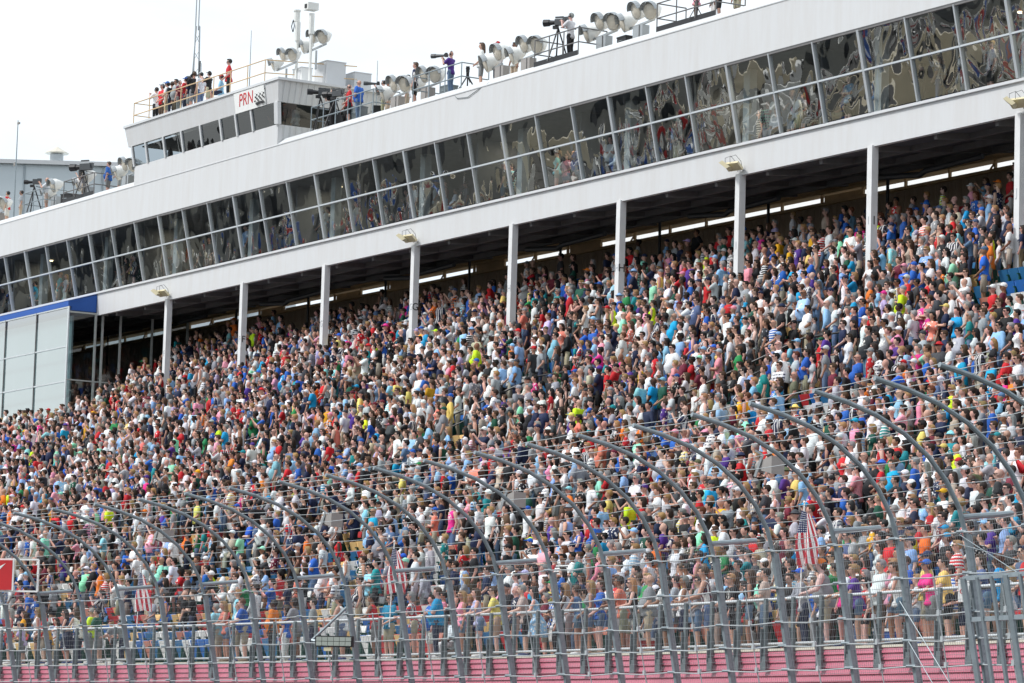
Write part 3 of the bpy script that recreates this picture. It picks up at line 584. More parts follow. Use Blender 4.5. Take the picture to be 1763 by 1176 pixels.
# camera platforms: caged decks hung on the roof edge
def cage(Xa, Xb, lab, dark=False, z=None, y0=None, y1=None, h=1.05):
    z = Z(25.07) if z is None else z; y0 = YU+.3 if y0 is None else y0; y1 = YU+1.5 if y1 is None else y1; xm = (Xa+Xb)/2
    t = thing('camera_platform', lab, 'platform', (xm, (y0+y1)/2, z)); a, b = Xa-xm, Xb-xm; hy = (y1-y0)/2; mt = M['beam'] if dark else M['galv']
    g = MB(); g.box((0, 0, .02), (b-a, 2*hy, .05)); g.build('floor', M['beam'], t)
    g = MB()
    for hh in (h, h*.5): g.tube([(b, hy, hh), (b, -hy, hh), (a, -hy, hh), (a, hy, hh)], .025, 6)
    g.build('railing', mt, t)
    n = max(2, round((b-a)/1.1))
    for i in range(n+1):
        x = a+(b-a)*i/n; g = MB(); g.tube([(x, -hy, 0), (x, -hy, h)], .025, 6); g.build('post', mt, t)
    for x in (a, b): g = MB(); g.tube([(x, hy, 0), (x, hy, h)], .025, 6); g.build('post', mt, t)
    if dark: g = MB(); g.box((0, -hy-.02, .12), (b-a, .02, .2)); g.build('kick_board', M['black'], t)
cage(-155.6, -153.4, 'small railed platform under the first tripod cameraman on the low roof'); cage(-151.0, -147.6, 'railed platform with black kick board under the big lens camera', True)
cage(-126.4, -121.2, 'long railed platform beside the press box crowded with cameramen'); cage(-118.0, -114.3, 'railed platform under the purple shirt photographer'); cage(-109.0, -106.0, 'black railed platform under the headset cameraman', True); cage(-100.9, -97.3, 'railed platform with an empty round stool at the upper edge', True)
rg = random.Random(5)
for X, y, mt_, lab in ((-125.8, 66.9, 'black', 'black equipment case at the press box end of the long platform'), (-124.6, 67.2, 'dgrey', 'dark grey equipment case behind the crouching red shirt'), (-123.8, 66.9, 'gald', 'steel grey equipment case beside the royal blue shirt'), (-122.4, 67.0, 'black', 'tall black equipment case between the blue and grey shirts on the roof'), (-152.2, 66.9, 'black', 'black equipment case on the low roof between the cameramen'), (-108.3, 67.0, 'dgrey', 'dark equipment case under the headset cameraman'), (-104.2, 67.0, 'black', 'small black equipment case before the tallest floodlight box'), (-116.9, 67.1, 'gald', 'grey equipment case behind the purple shirt photographer')):
    t = thing('equipment_case', lab, 'equipment case', (X, y, Z(25.1)), rz=rg.uniform(-.5, .5)); h = rg.uniform(.35, .75); g = MB(); g.box((0, 0, h/2), (.6, .42, h)); g.box((0, 0, h+.02), (.63, .45, .05)); g.build('case_body', M[mt_], t)
    g = MB(); g.tube([(-.12, -.22, h*.7), (-.12, -.27, h*.7), (.12, -.27, h*.7), (.12, -.22, h*.7)], .012, 5); g.build('handle', M['galv'], t)
t = thing('cable', 'loose black cable draped over the roof edge by the purple shirt', 'cable', (-114.8, YU, Z(25))); g = MB(); g.tube([(0, 1.0, .15), (.2, .35, .17), (.35, .05, -.1), (.8, -.03, -.35), (1.6, -.03, -.42), (2.3, -.03, -.25), (2.9, .05, -.08), (3.1, .4, .17), (3.3, 1.0, .12)], .014, 5); g.build('cord', M['gald'], t)
# press box roof railing
RR = thing('roof_railing', 'thin brown pipe railing round the press box roof', 'railing', (-136, 67, ZT)); 
g = MB()
for hh in (1.05, .5): g.tube([(-6.9, 3, hh), (-6.9, -1.2, hh), (5.9, -1.2, hh), (7.1, 2.5, hh)], .025, 6)
g.build('rail', M['tan'], RR)
for k in range(9): g = MB(); g.tube([(-6.9+12.8*k/8, -1.2, 0), (-6.9+12.8*k/8, -1.2, 1.05)], .025, 6); g.build('post', M['tan'], RR)
# masts and antennas
def mast(X, y, z, h, lab, lattice=False, r=.03):
    t = thing('antenna_mast', lab, 'antenna', (X, y, z)); g = MB()
    if lattice:
        for k in range(3): a = R(120*k); g.tube([(.42*math.cos(a), .42*math.sin(a), 0), (.1*math.cos(a), .1*math.sin(a), h*.82)], .03, 5)
        for q in range(10):
            f = q/10; rr = .42-.32*f
            for k in range(3): a, b = R(120*k), R(120*(k+1)); g.tube([(rr*math.cos(a), rr*math.sin(a), h*.82*f), (rr*math.cos(b), rr*math.sin(b), h*.82*(f+.05))], .012, 4)
        g.tube([(0, 0, h*.8), (0, 0, h*.95)], .03, 5); g.tube([(-.35, 0, 0), (-.3, 0, h*1.25)], .03, 5)
    else: g.tube([(0, 0, 0), (.0, 0, h)], [r, r*.4], 5)
    g.build('mast', M['hood'] if lattice else M['galv'], t)
    if lattice:
        g = MB(); g.ell((-1.15, 0, h*.42), (.2, .2, .24)); g.tube([(-1.15, 0, h*.48), (0, 0, h*.5)], .03, 5); g.build('camera_dome', M['hoodw'], t)
        g = MB(); g.box((.25, 0, h*.58), (.7, .06, .06)); g.box((.3, 0, h*.62), (.06, .06, .5)); g.build('aerial', M['dgrey'], t)
    elif r > .03:
        g = MB(); g.box((.1, 0, h*.98), (.2, .1, .1)); g.box((-.15, 0, h*.72), (.14, .1, .18)); g.box((.3, 0, h*.3), (.12, .12, .12)); g.build('aerial', M['grey'], t)
mast(-144.3, 69.5, Z(25), 9.6, 'tall lattice antenna mast with a dome camera above the press box', True); mast(-134.9, 67.5, ZT, 3.3, 'thin whip antenna by the red shirted man on the press box roof'); mast(-139.7, 67.5, ZT, 2.6, 'short whip antenna among the photographers on the press box roof'); mast(-126.2, 69, Z(25), 3.4, 'dark whip antenna right of the white equipment boxes')
mast(-141.8, 68, ZT+.6, 1.2, 'stubby whip antenna at the far corner of the press box roof'); mast(-175.5, 74.0, Z(24.9), 8.5, 'slender pole with small aerials standing over the far grey building', False, .06)
for X, y, h, lab in ((-129.6, 67.0, 3.2, 'short white camera tower topped by a vertical tube'), (-128.75, 67.2, 3.5, 'tall white camera tower topped by a boxy remote camera')):
    t = thing('camera_tower', lab, 'camera tower', (X, y, ZT)); g = MB(); g.tube([(0, 0, 0), (0, 0, h*.62)], .07, 6); g.tube([(0, 0, h*.6), (0, 0, h*.85)], .12, 8); g.build('mast', M['hoodw'], t)
    g = MB(); g.box((0, -.05, h*.93), (.42, .5, .3)) if h > 3.3 else g.lathe((-.1, 0, h*.86), (0, 0, 1), [(0, .13), (.4, .13), (.45, .16), (.5, .16)], 10); c = g.build('housing', M['hoodw'], t)
    g = MB(); g.box((.02, -.31, h*.93), (.16, .04, .16)) if h > 3.3 else g.tube([(-.12, -.16, h*.72), (-.26, -.16, h*.8), (-.12, -.16, h*.88), (0, -.16, h*.8), (-.1, -.16, h*.72)], .02, 5); g.build('lens', M['black'], c)
# tripod cameras
def tripod_cam(X, y, z, lab, az=0, h=1.35, big=1.0):
    t = thing('video_camera', lab, 'camera', (X, y, z), rz=az)
    for k in range(3): a = R(90+120*k); g = MB(); g.tube([(.0, 0, h), (.45*math.cos(a), .45*math.sin(a), 0)], .03, 5); g.build('tripod_leg', M['black'], t)
    g = MB(); b = big; g.box((0, .1, h+.2), (.2*b, .45*b, .24*b)); g.box((0, .3*b, h+.28), (.14, .2, .2)); g.box((.02, .05, h+.4*b), (.06, .34*b, .06)); g.build('body', M['dgrey'], t)
    g = MB(); g.lathe((0, -.1, h+.2), (0, -1, 0), [(0, .08*b), (.25*b, .1*b), (.26*b, .13*b), (.5*b, .14*b), (.5*b, .05)], 10); g.build('lens', M['black'], t)
    g = MB(); g.box((.0, -.1, h+.02), (.12, .2, .12)); g.tube([(0, .1, h), (.1, .75, h-.12)], .018, 5); g.build('pan_head', M['black'], t)
tripod_cam(-154.9, 66.3, Z(25.1), 'black video camera on tripod of the first cameraman on the low roof', R(-35), 1.3, .8); tripod_cam(-149.2, 66.3, Z(25.1), 'largest black video camera with a long boxy lens on the low roof', R(-55), 1.3, 1.25); tripod_cam(-126.0, 66.3, Z(25.1), 'black video camera with a raised viewfinder nearest the press box', R(-20), 1.4, .9)
tripod_cam(-124.9, 66.4, Z(25.1), 'black video camera tilted beside the crouching red shirt', R(-60), 1.2, .95); tripod_cam(-107.7, 66.3, Z(25.1), 'black video camera aimed left on the headset cameraman platform', R(-55), 1.3, .95); tripod_cam(-115.0, 66.8, Z(25.1), 'small folded tripod camera behind the purple shirt photographer', R(60), .7, .6)
t = thing('stool', 'round burgundy topped folding stool alone on the upper platform', 'stool', (-98.6, 66.2, Z(25.2))); g = MB(); g.lathe((0, 0, .85), (0, 0, 1), [(0, .3), (.08, .32), (.1, 0)], 14); g.build('seat', plain('burgundy', (.1, .02, .06), .6), t)
for k in range(4): a = R(45+90*k); g = MB(); g.tube([(.2*math.cos(a), .2*math.sin(a), .85), (-.26*math.cos(a), -.26*math.sin(a), 0)], .018, 5); g.build('leg', M['beam'], t)
# column floodlights
for X, lab in ((-139.96, 'cream floodlight pair on the roof edge over the column beside the pavilion'), (-118.06, 'cream floodlight pair over the column lettered G'), (-96.16, 'cream floodlight pair over the plain column between H and I'), (-81.3, 'cream floodlight pair over the last column at the upper edge')):
    t = thing('floodlight', lab, 'floodlight', (X, YC-.1, Z(19.8)), 'cream floodlights on the lower fascia'); t.scale = (.8,)*3
    for q, (dx, dy, rz) in enumerate(((-.1, -.55, -50), (.1, -.3, 12))):
        rot = Euler((R(-38), 0, R(rz))).to_matrix(); g = MB(); g.prism([rot @ Vector(p)+Vector((dx, dy, 0)) for p in ((-.4, -.2, -.06), (.4, -.2, -.06), (.34, -.16, .1), (-.34, -.16, .1))], rot @ Vector((0, .42, 0))); g.build('lamp_head', M['cream'], t)
    g = MB(); g.tube([(0, .05, .0), (0, -.5, .05)], .035, 6); g.tube([(.3, .05, -.1), (-.1, -.3, .0)], .025, 6); g.build('bracket', M['galv'], t)
    g = MB()
    for dx in (-.2, .15): g.tube([(dx, -.5, .1), (dx-.02, -.5, .35), (dx+.1, -.3, .45), (dx+.2, -.1, .2), (dx+.22, 0, -.2)], .012, 4)
    g.build('cord', M['black'], t)

# ------------------------------------------------------------------ far grey building
FB = thing('far_building', 'pale blue grey clad building with roof edge behind the stand', 'building', (0, 0, 0))
u = R_.copy(); u.z = 0; u.normalize(); d = Vector((-.855, .518, 0)); c0 = d*215
def fb(l, dep, z): return (c0.x+u.x*l+d.x*dep, c0.y+u.y*l+d.y*dep, z)
ztop = 37.7
g = MB(); pl = [fb(-60, 0, 0), fb(-16, 0, 0), fb(-16, 30, 0), fb(-60, 30, 0)]; g.prism(pl, (0, 0, ztop)); g.build('wall', M['far'], FB)
g = MB(); 
for l in (-58, -49, -40, -31, -26.2, -21.7, -17): g.bar(fb(l, -.03, 0), fb(l, -.03, ztop-.1), .1, .1)
g.bar(fb(-60, -.03, ztop-4.3), fb(-16, -.03, ztop-4.3), .1, .1); g.build('joint', M['farline'], FB)
g = MB(); g.bar(fb(-60.2, -.1, ztop), fb(-15.8, -.1, ztop), .3, .25); g.build('roof_edge', M['cap'], FB)
t = thing('chimney', 'silver vent chimney with a conical cap on the far grey building', 'chimney', fb(-29.6, 4, ztop)); g = MB(); g.lathe((0, 0, 0), (0, 0, 1), [(0, .42), (1.2, .42)], 12); g.build('stack', M['hood'], t); g = MB(); g.lathe((0, 0, 1.25), (0, 0, 1), [(0, .75), (.05, .75), (.45, .05)], 12); g.build('cap', M['lens'], t)

t = thing('striped_board', 'long white board with a red stripe glimpsed through the gap behind the top rows', 'board', (0, 0, 0)); g = MB(); g.box((-120, 96, Z(26.9)), (75, .3, 5)); g.build('panel', M['sgwhite'], t); g = MB(); g.box((-116, 95.8, Z(26.75)), (67, .1, .24)); g.build('stripe', M['pinkred'], t)

# ------------------------------------------------------------------ infield haulers, added out of view for the booth glass to mirror
def hauler():
    t = thing('hauler', '', 'truck'); g = MB(); g.box((0, 0, 2.55), (14.5, 2.6, 2.9)); g.build('trailer', M['truck'], t)
    g = MB(); g.box((0, -1.31, 2.1), (14.3, .02, .6)); g.build('livery_stripe', M['truckred'], t)
    g = MB(); g.prism([(7.8, -1.2, .8), (12.2, -1.2, .8), (12.2, -1.2, 2.0), (10.9, -1.2, 2.2), (10.5, -1.2, 3.3), (7.8, -1.2, 3.6)], (0, 2.4, 0)); g.build('cab', M['sgwhite'], t)
    g = MB(); g.box((10.9, 0, 2.75), (.5, 2.2, .8)); g.build('windscreen', M['black'], t)
    for x in (-5.5, -4.3, 8.6, 11.2):
        for y in (-1.1, 1.1): g = MB(); g.lathe((x, y-.15, .5), (0, 1, 0), [(0, 0), (0, .5), (.3, .5), (.3, 0)], 12); g.build('wheel', M['tyre'], t)
    return t
h0 = hauler(); first = True
cols = ('white', 'plain white', 'red striped')
for r_ in range(4):
    for k in range(12):
        if first: t = h0; first = False
        else:
            t = h0.copy(); COL.objects.link(t)
            for ch in h0.children: c = ch.copy(); COL.objects.link(c); c.parent = t
        t.location = (-430+31*k+9*r_, -78-27*r_+(k % 3)*3, 0); t.rotation_euler = (0, 0, R(4*(k % 4)-6+(180 if k % 2 else 0)))
        cn, cc = (('white', (.8, .8, .76)), ('cream', (.75, .66, .48)), ('white', (.8, .8, .76)), ('cream', (.75, .66, .48)), ('white', (.8, .8, .76)), ('blue', (.02, .1, .4)), ('red', (.5, .02, .02)))[(k*3+r_*5) % 7]
        for ch in t.children:
            if ch.name.startswith('trailer'): ch.color = cc+(1,)
        tag(t, cn+' race hauler added in the infield for the booth glass to mirror', 'truck', 'haulers added in the infield')

# ------------------------------------------------------------------ people
# A body is grown as one skin over tapered limbs (remeshed into a single surface); clothes and hair are shells of their own.
def cap_(g, a, ra, b, rb, n=9):
    a, b = Vector(a), Vector(b); d = (b-a).normalized()
    g.tube([a-d*ra*.8, a-d*ra*.45, a, b, b+d*rb*.45, b+d*rb*.8], [ra*.55, ra*.88, ra, rb, rb*.88, rb*.55], n)
BUILD = dict(man=dict(sh=.185, ch=(.165, .115), wa=(.142, .108), hi=(.158, .115), th=.083, arm=.05, bust=0, belly=0),
             woman=dict(sh=.155, ch=(.135, .10), wa=(.112, .09), hi=(.165, .115), th=.085, arm=.04, bust=.062, belly=0),
             heavy=dict(sh=.205, ch=(.19, .14), wa=(.195, .17), hi=(.19, .145), th=.1, arm=.062, bust=0, belly=.17))
def skel(b, pose):
    B = BUILD[b]; sh = B['sh']; J = {}
    lean = -.13 if pose == 'lean' else 0; J['dy'] = lean; J['dz'] = -.42 if pose == 'sit' else (-.03 if lean else 0); dz = J['dz']
    S = lambda s: Vector((s*sh, lean*.85, 1.41+dz))
    J['S'] = {s: S(s) for s in (-1, 1)}
    P = {'side': lambda s: ((s*(sh+.065), .03, 1.12), (s*(sh+.07), -.05, .87)), 'cross': lambda s: ((s*(sh+.07), -.07, 1.13), (-s*.09, -.215+.03*s, 1.15+.03*s)),
         'heart': lambda s: ((-(sh+.1), -.1, 1.15), (.0, -.18, 1.27)) if s < 0 else ((sh+.065, .03, 1.12), (sh+.07, -.06, .87)),
         'clasp': lambda s: ((s*(sh+.075), .0, 1.13), (s*.045, -.21, .96)), 'phone': lambda s: ((s*(sh+.03), -.22, 1.22), (s*.06, -.36, 1.47)),
         'lean': lambda s: ((s*(sh+.1), -.2, 1.13), (s*.17, -.43, 1.06)), 'hips': lambda s: ((s*(sh+.19), .06, 1.15), (s*(sh-.01), -.06, .99)),
         'sit': lambda s: ((s*(sh+.06), -.03, 1.12+dz), (s*.14, -.28, 1.0+dz))}
    J['E'] = {}; J['W'] = {}
    for s in (-1, 1): e, w_ = P[pose](s); J['E'][s] = Vector(e); J['W'][s] = Vector(w_)
    J['leg'] = {}
    for s in (-1, 1):
        if pose == 'sit': J['leg'][s] = (Vector((s*.09, .0, .5)), Vector((s*.13, -.42, .5)), Vector((s*.12, -.38, .08)))
        else: J['leg'][s] = (Vector((s*.09, .005, .9)), Vector((s*.1, -.015, .48)), Vector((s*.105, .03, .085)))
    return J
def torso(g, b, J, inf=0., top=1.5, hem=None):
    B = BUILD[b]; dz = J['dz']; ly = lambda z: J['dy']*max(0, (z-.95))/.5
    g.ell((0, ly(1.27), 1.27+dz), (B['ch'][0]+inf, B['ch'][1]+inf, .2+inf), n=12, k=8); g.ell((0, ly(1.1), 1.1+dz), (B['wa'][0]+inf, B['wa'][1]+inf, .19+inf), n=12, k=8)
    g.ell((0, .008, .94+dz), (B['hi'][0]+inf, B['hi'][1]+inf, .14+inf), n=12, k=8)
    cap_(g, (-B['sh']*.82, ly(1.4)+.01, 1.395+dz), .058+inf, (B['sh']*.82, ly(1.4)+.01, 1.395+dz), .058+inf)
    if B['bust']:
        for s in (-1, 1): g.ell((s*.062, ly(1.28)-.078, 1.27+dz), (B['bust']+inf,)*3)
    if B['belly']: g.ell((0, ly(1.08)-.075, 1.06+dz), (B['belly']+.02+inf, B['belly']+inf, .19+inf), n=12, k=8)
def body_mb(b, pose):
    B = BUILD[b]; J = skel(b, pose); g = MB(); torso(g, b, J); dy, dz = J['dy'], J['dz']
    cap_(g, (0, dy*.9+.015, 1.42+dz), .062, (0, dy+.0, 1.58+dz), .052)
    h = Vector((0, dy, dz))
    g.ell(h+Vector((0, .0, 1.665)), (.076, .095, .103), n=14, k=10); g.ell(h+Vector((0, -.032, 1.6)), (.056, .066, .072), n=12, k=8)
    cap_(g, h+Vector((0, -.092, 1.66)), .011, h+Vector((0, -.115, 1.625)), .018, 7); g.ell(h+Vector((0, -.083, 1.685)), (.055, .014, .012))
    for s in (-1, 1):
        g.ell(h+Vector((s*.078, .01, 1.64)), (.013, .022, .034)); cap_(g, J['S'][s], B['arm']+.012, J['E'][s], B['arm']*.86); cap_(g, J['E'][s], B['arm']*.86, J['W'][s], .029)
        d = (J['W'][s]-J['E'][s]).normalized(); cap_(g, J['W'][s], .03, J['W'][s]+d*.075, .037)
        hp, kn, an = J['leg'][s]; cap_(g, hp, B['th'], kn, .058); cap_(g, kn+Vector((0, .01, -.08)), .06, an, .04); cap_(g, kn, .056, kn+Vector((0, .01, -.08)), .06); cap_(g, an+Vector((0, .02, -.03)), .04, an+Vector((s*.02, -.15, -.05)), .033)
    return g, J
def fingers(g, J, skin=0):
    for s in (-1, 1):
        w_ = J['W'][s]; d = (w_-J['E'][s]).normalized(); side = d.cross(Vector((0, 0, 1)))
        if side.length < .2: side = Vector((0, 1, 0))
        side.normalize(); nrm = side.cross(d)*-1
        if nrm.z > 0: nrm = -nrm
        p0 = w_+d*.09
        for k, ln in enumerate((.062, .078, .074, .06)):
            p = p0+side*(-.03+.02*k); g.tube([p-d*.02, p+d*ln*.5+nrm*.006, p+d*ln*.8+nrm*.03], [.009, .0085, .006], 5, skin)
        p = w_+d*.035+side*-.03; g.tube([p, p-side*.03+d*.03+nrm*.01, p-side*.035+d*.06+nrm*.02], [.011, .0095, .007], 5, skin)
def top_mb(b, pose, kind):
    B = BUILD[b]; J = skel(b, pose); g = MB(); torso(g, b, J, .017 if kind != 'tank' else .012); dz = J['dz']
    cap_(g, (0, J['dy']*.85+.012, 1.40+dz), .075, (0, J['dy']*.9+.01, 1.45+dz), .066)
    for s in (-1, 1):
        S, E, W = J['S'][s], J['E'][s], J['W'][s]
        if kind == 'tee': cap_(g, S, B['arm']+.032, S.lerp(E, .62), B['arm']+.03)
        if kind == 'long': cap_(g, S, B['arm']+.03, E, B['arm']+.014); cap_(g, E, B['arm']+.014, E.lerp(W, .93), .042)
    if kind == 'dress': g.lathe((0, .005, 1.02+dz), (0, 0, -1), [(0, B['wa'][0]+.02), (.12, B['hi'][0]+.04), (.5, B['hi'][0]+.1), (.51, .05)], 14)
    else: g.lathe((0, .005, 1.0+dz), (0, 0, -1), [(0, B['wa'][0]*.9), (.1, B['hi'][0]+.005), (.17, B['hi'][0]+.012), (.175, .05)], 14)
    return g
def bot_mb(b, pose, kind):
    B = BUILD[b]; J = skel(b, pose); g = MB(); dz = J['dz']; g.ell((0, .008, .93+dz), (B['hi'][0]+.01, B['hi'][1]+.012, .14), n=12, k=8)
    for s in (-1, 1):
        hp, kn, an = J['leg'][s]; f = {'shorts': .86, 'short': .45, 'pants': 1}[kind]
        cap_(g, hp+Vector((0, 0, .03)), B['th']+.02, hp.lerp(kn, f), (.085 if kind == 'shorts' else .088 if kind == 'short' else .07))
        if kind == 'pants': cap_(g, kn, .07, an+Vector((0, 0, .02)), .055)
    return g
def hair_mb(kind):
    g = MB()
    if kind == 'cap':
        g.ell((0, .008, 1.70), (.086, .104, .088), n=14, k=8); g.ell((0, -.125, 1.712), (.07, .075, .013), n=12, k=6)
    elif kind == 'hat': g.ell((0, .006, 1.715), (.088, .1, .085), n=12, k=8); g.ell((0, .0, 1.70), (.17, .18, .014), n=14, k=6)
    else:
        g.ell((0, .028, 1.682), (.089, .099, .106), n=14, k=9); g.ell((0, -.05, 1.745), (.066, .055, .036), n=10, k=6)
        for s in (-1, 1): g.ell((s*.07, -.005, 1.675), (.018, .04, .045))
        if kind == 'long':
            cap_(g, (0, .055, 1.66), .085, (0, .085, 1.42), .07)
            for s in (-1, 1): cap_(g, (s*.07, .03, 1.68), .03, (s*.09, .03, 1.46), .035)
        if kind == 'pony': cap_(g, (0, .11, 1.70), .035, (0, .16, 1.50), .025); g.ell((0, .115, 1.715), (.04, .04, .04))
        if kind == 'bob': cap_(g, (0, .05, 1.67), .088, (0, .06, 1.57), .08)
    return g
TMP = bpy.data.collections.new('tmp'); COL.children.link(TMP)
def grow(g, name, voxel, faces, smooth=3):
    me = g.mesh(name, []); o = bpy.data.objects.new(name, me); TMP.objects.link(o)
    md = o.modifiers.new('r', 'REMESH'); md.mode = 'VOXEL'; md.voxel_size = voxel
    md = o.modifiers.new('s', 'SMOOTH'); md.iterations = smooth; md.factor = .5
    dg = bpy.context.evaluated_depsgraph_get(); hi = bpy.data.meshes.new_from_object(o.evaluated_get(dg)); out = []
    o.modifiers.clear(); o.data = hi; base = len(hi.polygons)*2
    for f in faces:
        md = o.modifiers.new('d', 'DECIMATE'); md.ratio = min(1, f/base); dg = bpy.context.evaluated_depsgraph_get()
        q = bpy.data.meshes.new_from_object(o.evaluated_get(dg)); o.modifiers.clear(); q.polygons.foreach_set('use_smooth', [True]*len(q.polygons)); out.append(q)
    bpy.data.objects.remove(o); return out
CACHE = {}
def part(key):
    """(hi mesh, lo mesh) of one body, garment or head of hair"""
    if key not in CACHE:
        k = key[0]
        if k == 'body':
            g, J = body_mb(key[1], key[2]); hi, lo = grow(g, 'body', .015, (2600, 420), 2)
            e = MB(); hd = Vector((0, J['dy'], J['dz']))
            for s in (-1, 1): e.ell(hd+Vector((s*.032, -.089, 1.663)), (.014, .008, .008), 1)
            e.ell(hd+Vector((0, -.097, 1.588)), (.026, .008, .007), 2); fingers(e, J)
            e2 = e.mesh('x', [None, None, None] and []); bm = bmesh.new(); bm.from_mesh(hi); nb = len(bm.faces); bm.from_mesh(e2); bm.faces.ensure_lookup_table()
            for i, mi in enumerate(e.m): bm.faces[nb+i].material_index = mi
            bm.to_mesh(hi); bm.free(); hi.polygons.foreach_set('use_smooth', [True]*len(hi.polygons))
            for mt in (M['skin'], M['eye'], M['lip']): hi.materials.append(mt)
            CACHE[key] = hi, lo
        elif k == 'top': CACHE[key] = grow(top_mb(*key[1:]), 'shirt', .017, (900, 190), 3)
        elif k == 'bot': CACHE[key] = grow(bot_mb(*key[1:]), 'trousers', .02, (420, 90), 2)
        elif k == 'hair': CACHE[key] = grow(hair_mb(key[1]), 'hair', .013, (420, 80), 2)
        elif k == 'shoe':
            g = MB()
            for s in (-1, 1): hp, kn, an = skel('man', key[1])['leg'][s]; cap_(g, an+Vector((0, .03, -.035)), .05, an+Vector((s*.02, -.16, -.05)), .045)
            CACHE[key] = grow(g, 'shoe', .014, (200, 40), 1)
        elif k == 'glasses':
            g = MB(); g.box((-.035, -.098, 1.664), (.055, .012, .034)); g.box((.035, -.098, 1.664), (.055, .012, .034)); g.box((0, -.1, 1.672), (.03, .008, .008))
            for s in (-1, 1): g.bar((s*.062, -.095, 1.668), (s*.08, .01, 1.665), .006, .01)
            me = g.mesh('sunglasses', M['shade']); CACHE[key] = me, me
        elif k == 'headset':
            g = MB(); g.tube([(math.cos(R(a))*.1, .01, 1.67+math.sin(R(a))*.115) for a in range(0, 181, 20)], .012, 5)
            for s in (-1, 1): g.ell((s*.092, .01, 1.645), (.022, .036, .042))
            g.tube([(.09, 0, 1.63), (.07, -.1, 1.595), (.03, -.125, 1.59)], .006, 4); me = g.mesh('headset', M['black']); CACHE[key] = me, me
        elif k == 'held':                                      # a cap or phone held in the hand
            g = MB(); g.ell((0, 0, 0), (.09, .06, .085), n=10, k=6); g.ell((-.02, -.04, -.07), (.06, .05, .015)); me = g.mesh('cap', [], True); CACHE[key] = me, me
        for me in CACHE[key]:
            if k in ('top', 'bot', 'hair', 'shoe', 'held') and not me.materials: me.materials.append(M['cloth'])
    return CACHE[key]

PAL = {  # name: (colour, weight)
 'white': ((.72, .735, .755), 33), 'black': ((.011, .011, .013), 16), 'charcoal': ((.045, .048, .055), 9), 'light grey': ((.45, .47, .5), 8), 'grey': ((.25, .265, .285), 11), 'navy': ((.012, .02, .06), 13), 'royal blue': ((.02, .11, .46), 10),
 'sky blue': ((.26, .46, .72), 9), 'red': ((.52, .016, .022), 8), 'maroon': ((.14, .014, .03), 3), 'neon yellow': ((.62, .85, .02), 1.5), 'orange': ((.78, .19, .02), 1.8), 'yellow': ((.75, .58, .16), 1.3), 'gold': ((.72, .36, .01), .7),
 'green': ((.02, .22, .07), 1.6), 'dark green': ((.008, .075, .045), 1.6), 'mint': ((.26, .66, .46), 1.6), 'teal': ((.012, .25, .27), 2), 'turquoise': ((.008, .30, .56), 2.6), 'aqua': ((.26, .62, .68), 1.2), 'pink': ((.78, .30, .40), 3), 'magenta': ((.72, .03, .26), 1.2),
 'purple': ((.08, .03, .24), 1.8), 'lavender': ((.45, .38, .62), 1.2), 'coral': ((.78, .22, .15), 1.5), 'tan': ((.45, .38, .29), 2), 'olive': ((.10, .11, .06), 1.2), 'brown': ((.10, .06, .04), .8), 'denim blue': ((.09, .15, .27), 2)}
PN = list(PAL); PW = np.array([PAL[k][1] for k in PN]); PW = PW/PW.sum()
BOT = {'khaki': (.38, .33, .25), 'denim': (.10, .16, .26), 'black': (.015, .015, .017), 'navy': (.02, .028, .06), 'grey': (.22, .225, .23), 'white': (.68, .68, .66), 'brown': (.10, .07, .045)}
BN = list(BOT)
HAIR = {'dark brown': (.022, .013, .009), 'black': (.008, .007, .007), 'brown': (.06, .032, .017), 'blond': (.30, .18, .075), 'grey': (.22, .215, .21), 'auburn': (.11, .035, .014)}
HN = list(HAIR); HW = np.array([.34, .2, .2, .12, .11, .03])
SKIN = [(.57, .335, .265), (.52, .295, .225), (.46, .25, .185), (.58, .31, .25), (.38, .195, .13), (.62, .40, .33), (.25, .12, .07), (.075, .036, .023)]
SKW = np.array([.22, .22, .16, .14, .09, .08, .04, .05])
KEEP = ('side', 'cross', 'heart', 'clasp', 'phone', 'hips', 'sit')
PPW = np.array([.33, .16, .13, .19, .065, .055, .07])
def rnd_person(**kw):
    b = str(rng.choice(['man', 'woman', 'heavy'], p=[.5, .33, .17])); fem = b == 'woman'
    d = dict(build=b, pose=str(rng.choice(KEEP, p=PPW)), col=str(rng.choice(PN, p=PW)), top=str(rng.choice(['tee', 'tank', 'long'], p=[.62, .34, .04] if fem else [.83, .11, .06])), pat=str(rng.choice(['plain', 'graphic', 'stripe', 'plaid', 'floral'], p=[.61, .25, .025, .045, .07])),
             bot=str(rng.choice(['short', 'pants'], p=[.6, .4])) if fem else str(rng.choice(['shorts', 'pants'], p=[.65, .35])), bcol=str(rng.choice(BN, p=[.28, .28, .16, .08, .12, .05, .03])),
             hair=str(rng.choice(['long', 'pony', 'bob', 'cap'], p=[.5, .25, .17, .08])) if fem else str(rng.choice(['short', 'none', 'cap', 'hat'], p=[.78, .07, .135, .015])), hcol=str(rng.choice(HN, p=HW)), skin=int(rng.choice(8, p=SKW)), glasses=bool(rng.random() < .42),
             sc=float(np.clip(rng.normal(.935 if fem else 1.0, .035), .84, 1.1)), rz=float(rng.normal(-32, 16)), hatcol=str(rng.choice(PN, p=PW)), held=bool(rng.random() < .09))
    if d['skin'] >= 6: d['hcol'] = 'black'
    d.update(kw); return d
def jit(c, s=.12):
    k = 1+rng.normal(0, s); h = .25*s if max(c)-min(c) < .05 else .5*s
    return tuple(float(np.clip(x*k*(1+rng.normal(0, h)), 0, .9)) for x in c)

